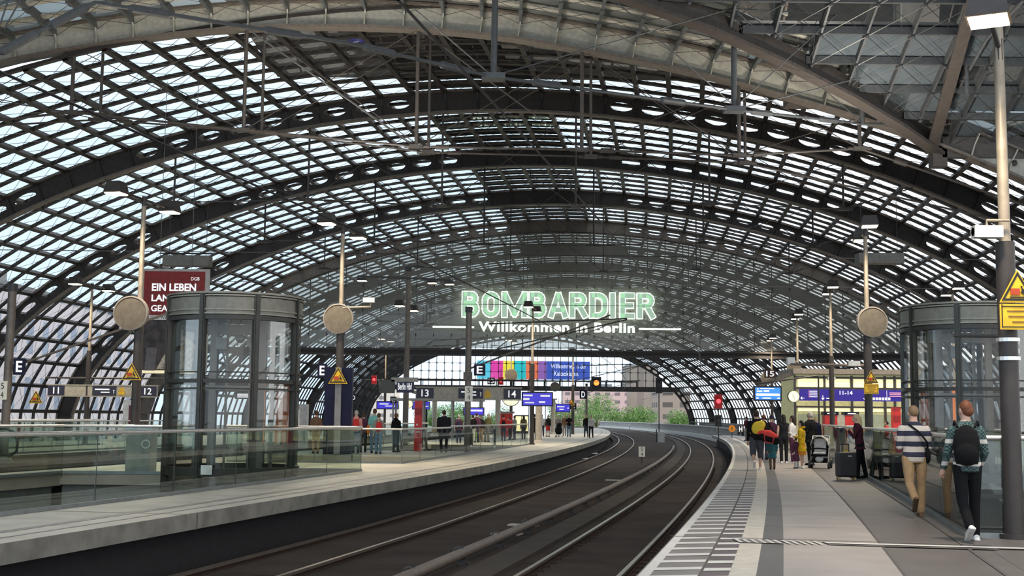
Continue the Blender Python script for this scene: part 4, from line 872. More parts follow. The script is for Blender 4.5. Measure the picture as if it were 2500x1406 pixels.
balustrade(LB(-2.85, frange(47.6, 69, 3)), 'glass balustrade running past the two escalators to the slim lamp post', h=1.15)
balustrade(LB(-8.2, frange(55, 68, 3)), 'glass balustrade behind the people on the middle platform', h=1.15)
RB = lambda o, ys_: [(Xr(y)+o, y) for y in ys_]
balustrade(RB(3.86, frange(16.6, 52.6, 2.6)), 'long reflective glass balustrade beside the two walking men', glass=BGR, h=1.32)
balustrade([(Xr(16.6)+3.86, 16.6), (Xr(16.6)+9.5, 15.6)], 'glass balustrade turning away beside the nearest lamp post', glass=BGR, h=1.32)
balustrade([(Xr(52.6)+3.86, 52.6), (Xr(52.6)+9.5, 52.6)], 'glass balustrade with rail in front of the kiosk', h=1.2)
balustrade(RB(9.4, frange(17, 52.6, 3)), 'glass balustrade behind the right lift tower', h=1.25)
balustrade([(Xl(y)-18.4, y) for y in frange(24, 60, 4)], 'far balustrade on the left platform beyond the trough')
balustrade([(Xl(y)-22.4, y) for y in frange(24, 60, 4)], 'farthest balustrade on the left platform by the escalators')
# ---- escalators
def escalator(loc, rz, label, L=5.5, slope=.52, w=1.2):
    t = thing('escalator', label, 'escalator', loc, rz, 'escalators')
    for s in (-1, 1):
        x = s*w/2; P = [(-.2, 0), (1.0, 0), (1.0+L, -L*slope), (1.0+L, .95-L*slope), (1.0, .95), (-.1, .95), (-.35, .75), (-.4, .3)]
        MB().prism(P, x-.01, x+.01, plane='yz').build('glass_side', BG, t); m = MB(); m.tube([(x, -.1, .12), (x, -.38, .3), (x, -.4, .6), (x, -.25, .9), (x, 0, 1.0), (x, 1.0, 1.0), (x, 1.0+L, 1.0-L*slope)], .045, 8); m.build('handrail', BLACK, t)
        m = MB(); m.tube([(x, -.2, .05), (x, 1.0, .05), (x, 1.0+L, .05-L*slope)], .06, 6); m.tube([(x, -.28, .80), (x, 0, .93), (x, 1, .93), (x, 1.0+L, .93-L*slope)], .02, 6); m.build('skirt', INOX, t)
    m = MB(); m.beam((0, -.3, -.02), (0, 1.0, -.02), w, .08)
    for k in range(int(L/.35)): m.box((0, 1.1+k*.35, -.1-k*.35*slope), (w-.1, .34, .16))
    m.build('steps', mat('step_grey', (.2, .2, .2), .4, .6), t); return t
escalator((-1.4, 62, 0), .0, 'escalator head just right of the mast with the letter E'); escalator((-4.6, 56.3, 0), .0, 'escalator head between the red pillar and the dark jacket man')
escalator((-23.6, 41, 0), 1.5, 'left of the two escalators on the far left platform', slope=.5); escalator((-16.0, 38.5, 0), 1.45, 'escalator rising left of the lamp post before the red poster', slope=.5)
# ---- signals
def signal(loc, label, lit='red', post=0.0, w=.4, h=.85, hang=0):
    t = thing('railway_signal', label, 'signal', loc); m = MB(); m.box((0, .08, 0), (w, .22, h)); m.box((0, -.1, h*.35), (w*.7, .2, .03)); m.build('head', BLACK if lit != 'red' else mat('signal_case_glow', (.12, .004, .006), .5, emit=(.5, .005, .01), es=.25), t)  # red case colour and emission carry the glow of the lit lens
    MB().lathe([(0, -.02), (w*.28, -.02), (w*.28, .02), (0, .02)], 16, c=(0, -.06, .02), axis='y').build('lens', mat('signal_red_lit', (1, 0, 0), emit=(1, .04, .05), es=4.0, noise=0) if lit == 'red' else (mat('signal_orange', (1, .2, 0), emit=(1, .16, .03), es=3.5, noise=0) if lit == 'orange' else DARK), t)
    if post: m = MB(); m.tube([(0, .1, -h/2), (0, .1, -h/2-post)], .05, 8); m.build('post', DARK, t)
    if hang: m = MB(); m.tube([(0, .1, h/2), (0, .1, h/2+hang)], .04, 8); m.build('hanger', DARK, t)
    return t
p = D(1754, 980, 96); signal(tuple(p), 'signal glowing red at the end of the striped platform', 'red', 2.9, .62, 1.1)
m = signal((p.x, p.y+.1, p.z-1.5), 'dark secondary signal box below the glowing red signal', 'off', 0, .5, .9)
p = D(1609, 941, 125); t = signal(tuple(p), 'tall thin unlit signal standing between the tracks', 'off', 4.9, .65, 1.55); q = D(1614, 1068, 125); t2 = thing('relay_box', 'grey equipment box at the foot of the tall thin signal', 'box', (q.x, q.y, -.95)); MB().box((0, 0, .55), (.65, .4, 1.1)).build('case', mat('relay_grey', (.4, .4, .4), .6), t2); MB().tube([(-.45, 0, 0), (-.45, 0, 1.4)], .05, 6).build('stake', DARK, t2)
p = D(1456, 935, 180); signal(tuple(p), 'orange lit hanging signal box right of the blue banner', 'orange', 0, 1.4, 1.8, 1.5)
p = D(913, 927, 100); t = signal(tuple(p), 'red lit signal on an arm against the left arched wall', 'red', 0, .42, .7); MB().tube([(-1, .1, 0), (2.4, .1, -.1)], .04, 6).build('arm', DARK, t)
p = D(1223, 930, 150); signal(tuple(p), 'red lit signal under the striped banner', 'red', 0, .6, .9, 1.0)
p = D(1199, 930, 150); sq_sign('13', tuple(p), 'far black sign reading 13 under the striped banner', .9, .8, BLACK)
X, Y = G(1537, 1048, -.9); t = thing('marker_post', 'short dark marker stake between the tracks near the parapet', 'post', (X, Y, -1)); MB().tube([(0, 0, 0), (0, 0, 1.0)], .05, 6).build('stake', DARK, t); MB().box((0, 0, 1.1), (.4, .06, .4)).build('plate', mat('relay_grey', (0, 0, 0)), t)
# signs at the platform's end
t = thing('round_marker', 'orange round marker at the end of the striped platform', 'sign', (17.9, 100, .78)); MB().lathe([(0, -.02), (.28, -.02), (.28, .02), (0, .02)], 20, axis='y').build('disc', mat('orange', (.85, .3, .02), .5), t); MB().box((0, -.03, 0), (.05, .02, .28)).build('stroke', BLACK, t); MB().tube([(0, .04, .1), (0, .04, -.95)], .03, 6).build('post', DARK, t)
sq_sign('H', (18.6, 100, .75), 'black sign with a white H at the end of the striped platform', .5, .6, BLACK)
t = thing('warning_box', 'yellow box sign beside the black H sign', 'sign', (19.1, 98, .6)); MB().box((0, 0, 0), (.42, .05, .6)).build('panel', YELLOW, t); MB().prism([(-.1, .05), (.1, .05), (0, .22)], -.035, -.025).build('symbol', BLACK, t); MB().tube([(0, .04, 0), (0, .04, -.6)], .03, 6).build('post', DARK, t)
t = thing('end_barrier', 'grey barrier railing closing the end of the striped platform', 'railing', (18.2, 117.6, 0)); m = MB(); m.tube([(0.3, 0, 1.0), (9, -.5, 1.0)], .03, 6); m.tube([(0.3, 0, .1), (9, -.5, .1)], .03, 6)
for k in range(30): m.tube([(.3+.3*k, -.017*k, .1), (.3+.3*k, -.017*k, 1.0)], .015, 4)
m.build('bars', mat('barrier_grey', (.25, .25, .25), .5), t)
t = thing('fence', 'dark bar fence beyond the track bend along the viaduct edge', 'fence', (0, 0, 0)); m = MB()
for Y in frange(118, 190, .55): m.beam((Xr(Y)+2.6+(Y-118)*.02, Y, -.6), (Xr(Y)+2.6+(Y-118)*.02, Y, 1.0), .05, .05, up=(0, 1, 0))
for Y0, Y1 in zip(frange(100, 190, 3)[:-1], frange(100, 190, 3)[1:]): m.tube([(Xr(Y0)+2.6, Y0, 1.05), (Xr(Y1)+2.6, Y1, 1.05)], .05, 6)
m.build('bars', mat('fence_dark', (.12, .115, .11), .6), t)
# ---- overhead line and arms
def ow(fx, z, label, r=.018):
    m = MB(); m.tube([(fx(y), y, z) for y in frange(10, 230, 4)], r, 4, caps=False); return m
t = thing('overhead_wire', 'thin overhead contact wires strung above the two visible tracks', 'wire'); m = ow(off(Xr, -1.75), 5.0, ''); m.build('contact_wire', DARK, t); m = ow(lambda y: r1(y)+.74, 5.0, ''); m.build('contact_wire', DARK, t)
for Y, s in ((54, 1), (98, 1), (142, 1)):
    m = MB(); m.tube([(Xl(Y)-2.6, Y, 5.6), (Xl(Y)+3.5, Y, 5.9)], .035, 6); m.tube([(Xl(Y)-2.6, Y, 4.4), (Xl(Y)+3.5, Y, 5.85)], .03, 6); m.tube([(Xl(Y)+3.2, Y, 5.85), (Xl(Y)+1.3, Y, 5.05)], .02, 5); m.build('cantilever', CABLE, t)
for Y in (58, 71, 84):
    m = MB(); m.tube([(Xr(Y)-1.75, Y, 5.0), (Xr(Y)-1.75, Y, 9.2)], .012, 4); m.tube([(Xc(Y)-30, Y, 9.2), (Xc(Y)+30, Y, 9.2)], .02, 4); m.build('dropper', CABLE, t)
# pipe frame on the right
p0, p1 = D(1930, 889, 50), D(2125, 893, 41); t = thing('cross_pipe', 'grey pipe reaching from the warning sign post toward the round disc', 'pipe'); MB().tube([p0, p1], .055, 8).build('pipe', mat('crosspipe', (.28, .22, .18), .5), t); MB().box(p0+Vector((.0, 0, .12)), (.3, .3, .3)).build('box', WHITE, t)
p0, p1 = D(2330, 820, 28), D(2470, 820, 16.6); t = thing('cross_pipe', 'short pipe clamped to the nearest lamp post before the lift tower', 'pipe'); MB().tube([p0, p1], .03, 8).build('pipe', POST, t)
m = MB(); m.lathe([(.12, 0), (.15, 0), (.15, .05), (.12, .05)], 16, c=(6.66, 16.46, 2.35)); m.lathe([(.12, 0), (.15, 0), (.15, .05), (.12, .05)], 16, c=(6.66, 16.46, 2.60)); m.build('clamp', INOX, t)
# ================================================================ outside the hall
t = thing('banner_hoarding', 'long colourful advertising hoarding outside the end wall', 'banner', (0, 246, 0)); a0 = D(1165, 880, 246); a1 = D(1318, 926, 246); cols = [(.10, .55, .70), (.75, .05, .35), (.85, .70, .05), (.02, .50, .52), (.80, .18, .08), (.28, .12, .40)]; xs = [1165, 1197, 1228, 1256, 1284, 1314, 1334]
for k, c_ in enumerate(cols):
    xa, xb = D(xs[k], 900, 246).x, D(xs[k+1], 900, 246).x; MB().box(((xa+xb)/2, 0, (a0.z+a1.z)/2), (xb-xa, .2, a0.z-a1.z)).build('colour_field', mat('ad_%d' % k, c_, .7, noise=.08, emit=c_, es=.5), t)  # emission stands in for skylight coming through the panels
xa, xb = D(1330, 900, 246).x, D(1440, 900, 246).x; MB().box(((xa+xb)/2, .05, (a0.z+a1.z)/2), (xb-xa, .2, a0.z-a1.z)).build('blue_field', mat('ad_blue', (.04, .09, .42), .7, emit=(.05, .1, .5), es=.45), t)  # glows likewise in place of the sky behind it
fit_text('Willkommen in der', xa+1.2, xb-.7, a1.z+2.2, a1.z+3.15, -.1, LETW, t, ext=.03); fit_text('Kakaoklasse.', xa+1.9, xb-2.2, a1.z+.7, a1.z+1.7, -.1, LETW, t, ext=.03)
m = MB()
for k in range(10):
    x = xa-13+k*3.3
    if x < 11 or x > 27: m.beam((x, .5, -10), (x, .5, a1.z), .2, .2, up=(0, 1, 0))
m.build('support', mat('relay_grey', (0, 0, 0)), t)
def win_mat(name, wall, win, sx_, sz_, fx=.55, fz=.6, emit=0.0):
    m = mat(name, wall, .8, noise=0); n = m.node_tree; b = n.nodes['Principled BSDF']; g_ = n.nodes.new('ShaderNodeNewGeometry'); br = n.nodes.new('ShaderNodeTexBrick'); mp = n.nodes.new('ShaderNodeMapping'); sp = n.nodes.new('ShaderNodeSeparateXYZ'); cb_ = n.nodes.new('ShaderNodeCombineXYZ'); ad_ = n.nodes.new('ShaderNodeMath')
    n.links.new(g_.outputs['Position'], sp.inputs[0]); n.links.new(sp.outputs['X'], ad_.inputs[0]); n.links.new(sp.outputs['Y'], ad_.inputs[1]); n.links.new(ad_.outputs[0], cb_.inputs[0]); n.links.new(sp.outputs['Z'], cb_.inputs[1]); n.links.new(cb_.outputs[0], br.inputs['Vector'])
    br.offset = 0.0; br.inputs['Scale'].default_value = 1.0; br.inputs['Brick Width'].default_value = sx_; br.inputs['Row Height'].default_value = sz_; br.inputs['Mortar Size'].default_value = min(sx_, sz_)*(1-fx)/2; br.inputs['Mortar Smooth'].default_value = 0
    br.inputs['Color1'].default_value = (*win, 1); br.inputs['Color2'].default_value = (*[c*1.35 for c in win], 1); br.inputs['Mortar'].default_value = (*wall, 1); n.links.new(br.outputs['Color'], b.inputs['Base Color']); return m
def block(name, label, x0, x1, y0, y1, z1, m_, roofm=None):
    t = thing(name, label, 'building', ((x0+x1)/2, (y0+y1)/2, -11)); MB().box((0, 0, (z1+11)/2), (x1-x0, y1-y0, z1+11)).build('facade', m_, t); m = MB(); m.box((0, 0, z1+11.2), (x1-x0+.6, y1-y0+.6, .5)); m.box(((x1-x0)*.2, 0, z1+12.2), (5, 4, 2)); m.build('roof', roofm or mat('flat_roof', (.3, .3, .3), .8), t); return t
block('office_building', 'long pale pink office block seen through the left glass wall', -78, -62, 92, 215, 17, win_mat('pink_facade', (.95, .87, .90), (.42, .48, .60), 5.2, 7.5, .42))
block('office_building', 'pale lavender office block behind the glass at the left picture edge', -62, -50, 60, 88, 11, win_mat('lav_facade', (.92, .86, .90), (.42, .48, .60), 5.0, 6.4, .42))
def dblock(px0, px1, pytop, Y, dy, name, label, m_):
    a, b = D(px0, pytop, Y), D(px1, pytop, Y); return block(name, label, a.x, b.x, Y, Y+dy, a.z, m_)
dblock(1375, 1530, 948, 520, 20, 'apartment_building', 'pink apartment block behind the trees at the end opening', win_mat('pinkfar', (.72, .50, .47), (.22, .17, .18), 4.2, 3.3, .4))
dblock(1530, 1607, 893, 545, 20, 'tower_block', 'tall brown-grey tower block at the right of the end opening', win_mat('brownfar', (.36, .30, .25), (.26, .22, .19), 5.5, 40, .55))
dblock(1606, 1685, 958, 470, 20, 'apartment_building', 'lower brown block with dark windows right of the tower block', win_mat('brownlow', (.40, .31, .26), (.12, .10, .09), 6.5, 4.5, .42))
dblock(900, 965, 938, 480, 20, 'apartment_building', 'cream house seen through the end opening on the left', win_mat('creamfar', (.80, .70, .62), (.25, .22, .22), 4.5, 3.4, .4))
block('office_building', 'pale office block outside the right glass wall', 62, 80, 90, 230, 9, win_mat('greyfacade', (.75, .76, .78), (.40, .44, .5), 5, 6, .5))
LEAF = [mat('leaf_a', (.26, .42, .13), .7, noise=.2, scale=.5), mat('leaf_b', (.36, .50, .20), .7, noise=.2, scale=.5), mat('leaf_c', (.16, .28, .09), .7, noise=.2, scale=.5)]
def tree(x, y, top, w, label, seed):
    rnd = random.Random(seed); t = thing('tree', label, 'tree', (x, y, -11), 0, 'trees beyond the end of the station'); H = top+11
    m = MB(); m.tube([(0, 0, 0), (.1, 0, H*.35), (.3, 0, H*.7)], [.45, .35, .12], 8)
    for k in range(5): a = rnd.random()*6.28; m.tube([(.1, 0, H*.35), (math.cos(a)*w*.3, math.sin(a)*w*.3, H*.65)], [.18, .05], 5)
    m.build('trunk', mat('bark', (.10, .08, .06), .9), t); m = MB()
    cl = [(rnd.gauss(0, w*.22), rnd.gauss(0, w*.18), H*(.42+.42*rnd.random()), w*(.16+.12*rnd.random())) for _ in range(16)]
    for _ in range(7500):
        cx, cy_, cz, cr_ = rnd.choice(cl); d = Vector((rnd.gauss(0, 1), rnd.gauss(0, 1), rnd.gauss(0, .8))).normalized()*cr_*(.6+.45*rnd.random()); p = Vector((cx, cy_, cz))+d
        a = Vector((rnd.gauss(0, 1), rnd.gauss(0, 1), rnd.gauss(0, 1))).normalized()*.20; b = a.cross(Vector((rnd.random(), rnd.random(), 1))).normalized()*.15
        m.add([p-a, p+b, p+a, p-b], [(0, 1, 2, 3)], rnd.randrange(3))
    m.build('crown', LEAF, t); return t
for i, (px, py, Y, w, lb) in enumerate(((1455, 955, 420, 15, 'tall bushy tree left of the thin signal'), (1565, 983, 400, 12, 'rounded tree behind the thin signal'), (1662, 992, 372, 9, 'low tree touching the right arch edge'), (1510, 985, 372, 9, 'smaller tree in front of the pink apartment block'), (1380, 975, 400, 12, 'tree behind the small blue departure screen'), (1110, 975, 400, 12, 'dark tree seen under the number fourteen sign'), (1200, 978, 420, 13, 'tree behind the crowd at the middle platform'), (1050, 985, 440, 11, 'tree left of the glass shelter'))):
    a = D(px, py, Y); tree(a.x, Y, a.z, w, lb, 100+i)
# shelter and columns on the middle platform
t = thing('waiting_shelter', 'glass waiting shelter with grey frame behind the crowd', 'shelter', (-6.0, 84, 0)); m = MB()
for x in (-2, 0, 2, 4): m.box((x, 0, 1.3), (.12, .12, 2.6)); m.box((x, 2, 1.3), (.12, .12, 2.6))
m.box((1, 1, 2.65), (6.4, 2.6, .16)); m.build('frame', mat('shelter_grey', (.35, .35, .34), .5), t); MB().box((1, 2, 1.3), (6, .03, 2.2)).build('glass', BG, t)
for i, (px, py, zt, lb) in enumerate(((1315, 1082, 3.0, 'pale round column right of the slim lamp post'), (1215, 1068, 3.0, 'pale column beside the red vending machine'), (1350, 1060, 3.2, 'thin pale column in front of the small blue screen'), (1060, 1064, 3.0, 'pale column behind the dark jacket man'))):
    X, Y = G(px, py); t = thing('concrete_support', lb, 'column', (X, Y, 0)); m = MB(); m.tube([(0, 0, 0), (0, 0, zt)], .2, 12); m.tube([(0, 0, 0), (0, 0, .2)], [.34, .24], 12); m.build('shaft', mat('column_pale', (.45, .40, .33), .6), t, smooth=True); MB().box((0, 0, zt), (.7, .7, .1)).build('cap', mat('column_cap', (.3, .27, .24), .6), t)
for k, (X0, X1, Y, z) in enumerate(((-14, 6, 112, 3.6),)):
    t = thing('platform_canopy', 'flat dark canopy over the crowded part of the middle platform', 'canopy', ((X0+X1)/2, Y, z)); MB().box((0, 0, 0), (9, 12, .25)).build('slab', mat('canopy_dark', (.15, .13, .12), .6), t)
    m = MB()
    for a, b in ((-4, -5), (4, -5), (-4, 5), (4, 5)): m.tube([(a, b, -z), (a, b, 0)], .1, 8)
    m.build('leg', POST, t)
# ================================================================ people
DG_ = None
def bake(name, mb, mt, parent, vox, smooth=4, sub=0, loc=None):
    """grow the overlapping lofts of a figure into one continuous skin"""
    me = mb.mesh('tmp', mt); o = bpy.data.objects.new('tmp', me); S.collection.objects.link(o)
    r = o.modifiers.new('r', 'REMESH'); r.mode = 'VOXEL'; r.voxel_size = vox; r.use_smooth_shade = True
    if smooth: s_ = o.modifiers.new('s', 'SMOOTH'); s_.iterations = smooth; s_.factor = .5
    bpy.context.view_layer.update(); m2 = bpy.data.meshes.new_from_object(o.evaluated_get(bpy.context.evaluated_depsgraph_get()))
    bpy.data.objects.remove(o); m2.name = name; m2.materials.clear(); m2.materials.append(mt)
    for p in m2.polygons: p.use_smooth = True; p.material_index = 0
    q = bpy.data.objects.new(name, m2); S.collection.objects.link(q); q.parent = parent; return q
def loft(mb, rings, n=14):
    """rings of (centre, rx, ry), horizontal ellipses"""
    V = [(c[0]+rx*math.cos(2*math.pi*k/n), c[1]+ry*math.sin(2*math.pi*k/n), c[2]) for c, rx, ry in rings for k in range(n)]
    F = [(i*n+k, i*n+(k+1) % n, (i+1)*n+(k+1) % n, (i+1)*n+k) for i in range(len(rings)-1) for k in range(n)]+[tuple(range(n-1, -1, -1)), tuple((len(rings)-1)*n+k for k in range(n))]
    mb.add(V, F)
def limb(mb, pts, rad, n=10):
    mb.tube(pts, rad, n)
    for p, r in zip(pts, rad): mb.ball(p, r*.98, 10)
def skin(tone): return mat('skin_%d' % int(tone*100), (.55*tone+.05, .33*tone+.03, .24*tone+.02), .5, noise=.03)
def cloth(name, c, **k): return mat('cloth_'+name, c, .9, noise=.05, scale=14, spec=.2, **k)
CL = dict(black=(.006, .006, .007), charcoal=(.016, .016, .019), burgundy=(.055, .012, .022), navy=(.02, .022, .05), khaki=(.34, .22, .12), jeans=(.09, .15, .22), denim=(.03, .04, .07), grey=(.22, .21, .20), lgrey=(.45, .44, .42), white=(.68, .66, .64), pink=(.55, .25, .24), red=(.45, .03, .03), teal=(.18, .46, .44), dteal=(.035, .13, .16), yellow=(.60, .37, .015), olive=(.12, .11, .045), brown=(.12, .07, .045), orange=(.6, .2, .03), shorts=(.055, .055, .065), plum=(.09, .03, .06), green=(.2, .4, .05))
HR = dict(black=(.012, .010, .010), brown=(.06, .03, .018), red=(.14, .05, .025), blonde=(.60, .44, .24), grey=(.38, .35, .32), dark=(.025, .017, .013), bald=(.22, .14, .08))
def C_(n): return cloth(n, CL[n])
def person(label, px, py, h=1.72, face=0, top='black', bottom='denim', hair='brown', tone=.8, long=False, sleeve='long', legs='trousers', walk=0.0, arms=(0, 0), lean=0.0, turn=0.0, loc=None, group=None, coat=0.0, shoe='black', near=False, build=1.0, tmat=None, bmat=None, leg2=None, arm2=None, hood=False, cap=None):
    """arms: 0 hangs, 1 bent forward at the elbow, 2 raised to the chest/face; walk: stride; coat: hem height of a coat or skirt"""
    X, Y = G(px, py) if loc is None else loc; k = h/1.75; vx = .011 if near else (.017 if Y < 62 else .024)
    t = thing('person', label, 'person', (X, Y, 0), face, group); sk = skin(tone)
    def v(x, y, z): return Vector((x*k, y*k, z*k))
    hipz = .92; L1, L2 = .44, .42; J = []
    for s in (-1, 1):
        if leg2: a, kn = leg2[0 if s < 0 else 1]
        elif walk: a, kn = (walk*.42, .08) if s > 0 else (-walk*.34, walk*.55)
        else: a, kn = (.03*s, .02)
        hp = (.09*s*build, 0, hipz); kp = (.095*s*build, math.sin(a)*L1, hipz-math.cos(a)*L1); b = a-kn; ap = (.095*s, kp[1]+math.sin(b)*L2, kp[2]-math.cos(b)*L2); J.append((hp, kp, ap, b))
    dz = min(j[2][2] for j in J)-.075
    J = [tuple((q[0], q[1], q[2]-dz) for q in j[:3])+(j[3],) for j in J]; hipz -= dz
    def tl(z): return lean*max(0, z-.9)
    def tor(infl, z0, z1, hem=None):
        R = [(.86, .155, .105), (.95, .162, .112), (1.05, .145, .10), (1.12, .138, .098), (1.22, .155, .112), (1.32, .172, .118), (1.385, .165, .108), (1.425, .135, .09), (1.46, .10, .078), (1.50, .070, .068)]
        out = [(v(0, tl(z-dz), z-dz), (rx*build+infl)*k, (ry*build+infl)*k) for z, rx, ry in R if z0 <= z <= z1]; return out
    m = MB(); loft(m, tor(0, .86, 1.5)); T = tl(1.5); nk = v(0, T, 1.47-dz); hd = v(0, T+lean*.1+.02, 1.63-dz)
    m.tube([nk, hd], [.064*k, .060*k], 12); f = Vector((math.sin(turn), math.cos(turn), 0)); sd = Vector((math.cos(turn), -math.sin(turn), 0))
    m.ball(hd+Vector((0, 0, .02*k)), (.077*k, .094*k, .105*k), 16); m.ball(hd+f*.03*k-Vector((0, 0, .055*k)), (.056*k, .062*k, .06*k), 12); m.ball(hd+f*.105*k-Vector((0, 0, .01*k)), (.016*k, .018*k, .03*k), 8); m.ball(hd+f*.085*k-Vector((0, 0, .055*k)), (.025*k, .016*k, .013*k), 8)
    for s in (-1, 1): m.ball(hd+sd*s*.08*k-Vector((0, 0, .005*k)), (.012*k, .02*k, .032*k), 8)
    AR = []
    for s, md in zip((-1, 1), arms):
        sh = v(.172*s*build, T*.93, 1.375-dz)
        if arm2 and arm2[0 if s < 0 else 1]: el, wr_ = [v(*q) for q in arm2[0 if s < 0 else 1]]
        elif md == 0: sw = (-1)**(s > 0)*walk*.25; el = sh+v(.045*s, sw*.28-.015, -.28); wr_ = el+v(.005*s, sw*.2+.05, -.25)
        elif md == 1: el = sh+v(.05*s, -.02, -.28); wr_ = el+v(-.09*s, .22, .05)
        else: el = sh+v(.04*s, .10, -.25); wr_ = el+v(-.11*s, .15, .17)
        AR.append((sh, el, wr_)); limb(m, [sh, el, wr_], [.052*k*build, .041*k, .029*k]); d = (wr_-el).normalized(); pc = wr_+d*.05*k
        m.tube([wr_, wr_+d*.045*k, wr_+d*.095*k], [.027*k, .038*k, .034*k], 8)
        if near:
            o_ = d.cross(Vector((0, 1, 0.2))).normalized()
            for q in range(4): b_ = wr_+d*.085*k+o_*(q-1.5)*.018*k; c_ = d.cross(o_)*-s; m.tube([b_, b_+d*(.035+.006*(q in (1, 2)))*k+c_*.004, b_+d*.06*k+c_*.02*k], [.0095*k, .009*k, .008*k], 6)
            b_ = wr_+d*.03*k; m.tube([b_, b_+d*.03*k+o_*-.035*k, b_+d*.06*k+o_*-.04*k], [.011*k, .010*k, .009*k], 6)
        else: m.tube([pc+d*.04*k, pc+d*.10*k], [.03*k, .018*k], 6)
    for hp, kp, ap, b in J: limb(m, [v(*hp), v(*kp), v(*ap)], [.082*k*build, .054*k*build, .038*k])
    bake('body', m, sk, t, vx, 5)
    # shoes
    for (hp, kp, ap, b) in J:
        m = MB(); A = v(*ap); fd = Vector((0, math.cos(b*.8), math.sin(b*.8)*1.0)); dn = Vector((0, fd.z, -fd.y)); A0 = A+dn*.03*k
        m.tube([A0-fd*.06*k, A0+fd*.02*k, A0+fd*.12*k, A0+fd*.19*k], [.038*k, .042*k, .04*k, .026*k], 10); m.beam(A0-fd*.09*k+dn*.028*k, A0+fd*.21*k+dn*.028*k, .075*k, .028*k, up=tuple(-dn)); m.tube([A-dn*.02*k, A0], .042*k, 8); bake('shoe', m, C_(shoe), t, vx*.8, 3)
    # trousers / shorts / skirt
    bm_ = bmat or C_(bottom)
    if legs in ('trousers', 'shorts'):
        m = MB(); loft(m, [(v(0, 0, z-dz), rx*k*build, ry*k*build) for z, rx, ry in ((.84, .15, .115), (.90, .168, .122), (.97, .168, .12), (1.02, .155, .11))])
        for hp, kp, ap, b in J:
            K = Vector(kp); H_ = Vector(hp); A_ = Vector(ap)
            if legs == 'trousers': ww = 1.0; limb(m, [v(*(H_)), v(*((H_+K)/2)), v(*K), v(*((K+A_)/2)), v(*(A_.lerp(K, .04)))], [.098*k*build, .084*k*build, .070*k, .064*k, .060*k])
            else: E_ = K.lerp(A_, .18); limb(m, [v(*H_), v(*((H_+K)/2)), v(*K), v(*E_)], [.102*k*build, .100*k*build, .092*k, .088*k])
        bake('trousers' if legs == 'trousers' else 'shorts', m, bm_, t, vx, 3)
    elif legs == 'skirt':
        m = MB(); loft(m, [(v(0, 0, .50), .20*k, .16*k), (v(0, 0, .8), .18*k, .14*k), (v(0, 0, 1.02-dz), .15*k, .11*k)]); bake('skirt', m, bm_, t, vx, 3)
    tm_ = tmat or C_(top); m = MB(); rg = tor(.016, .86, 1.51)
    if coat: rg = [(v(0, 0, coat), (.215*build)*k, (.165*build)*k), (v(0, 0, (coat+.86-dz)/2), .20*k*build, .15*k*build)]+rg
    loft(m, rg, 18)
    for sh, el, wr_ in AR:
        if sleeve == 'long': limb(m, [sh, sh.lerp(el, .5), el, el.lerp(wr_, .88)], [.070*k*build, .062*k*build, .054*k, .043*k])
        elif sleeve == 'short': limb(m, [sh, sh.lerp(el, .75)], [.068*k*build, .062*k*build])
        else: limb(m, [sh], [.06*k])
    bake('coat' if coat else 'shirt', m, tm_, t, vx, 3)
    if hood: m = MB(); m.ball(nk+v(0, -.06, .03), (.11*k, .09*k, .06*k), 12); m.build('hood', tm_, t, smooth=True)
    # hair
    m = MB(); hc = hd+Vector((0, 0, .035*k))-f*.018*k; m.ball(hc, (.084*k, .100*k, .100*k), 14)
    if hair != 'bald': m.ball(hc-f*.03*k-Vector((0, 0, .04*k)), (.078*k, .075*k, .075*k), 12)
    if long: q = hc-f*.055*k; m.tube([q, q-Vector((0, 0, .12*k)), q-f*.02*k-Vector((0, 0, .26*k)), q-Vector((0, 0, .36*k))], [.075*k, .085*k, .07*k, .03*k], 12)
    hm = mat('hair_'+hair, HR[hair], .6, noise=.06, scale=30, spec=.25)
    if cap: m = MB(); m.ball(hc+Vector((0, 0, .02*k)), (.088*k, .104*k, .09*k), 12); bake('cap', m, C_(cap), t, vx, 2)
    else:
        ob_ = bake('hair', m, hm, t, vx, 2)
        bm = bmesh.new(); bm.from_mesh(ob_.data); ct = hd+f*.04*k+Vector((0, 0, .055*k)); cut = (f*.80+Vector((0, 0, -.60))).normalized()
        bmesh.ops.delete(bm, geom=[q for q in bm.verts if (q.co-(hd+f*.035*k+Vector((0, 0, .04*k)))).dot(cut) > .0 and q.co.z > hd.z-.20*k and (q.co-hd).dot(f) > -.03*k], context='VERTS'); bm.to_mesh(ob_.data); bm.free()
    m = MB()
    for s in (-1, 1): m.ball(hd+f*.083*k+sd*s*.031*k+Vector((0, 0, .012*k)), .011*k, 8)
    m.build('eyes', mat('eye', (.03, .025, .02), .2), t)
    t['_hd'] = list(hd)
    return t, AR, k, X, Y
def rot2(face, x, y): c, s = math.cos(face), math.sin(face); return x*c-y*s, x*s+y*c
def worn(name, label, cat, P, face, dx, dy, z, group=None): X, Y = P; a, b = rot2(face, dx, dy); return thing(name, label, cat, (X+a, Y+b, z), face, group)
def backpack(P, face, h, label, c='black', s=1.0, z=None):
    k = h/1.75; t = worn('backpack', label, 'bag', P, face, 0, -.20*k, (z or 1.18)*k); m = MB(); m.ball((0, 0, 0), (.15*s, .10*s, .235*s), 14); m.ball((0, -.06*s, -.08*s), (.12*s, .07*s, .12*s), 12); m.box((0, .03, -.02), (.24*s, .08, .38*s)); bake('pouch', m, C_(c), t, .014, 4)
    m = MB()
    for q in (-1, 1): m.tube([(q*.09*s, .04, .2*s), (q*.12*s, .14, .27*s), (q*.135*s, .29, .20*s), (q*.135*s, .31, 0), (q*.11*s, .06, -.18*s)], .016, 6)
    m.build('strap', C_(c), t); return t
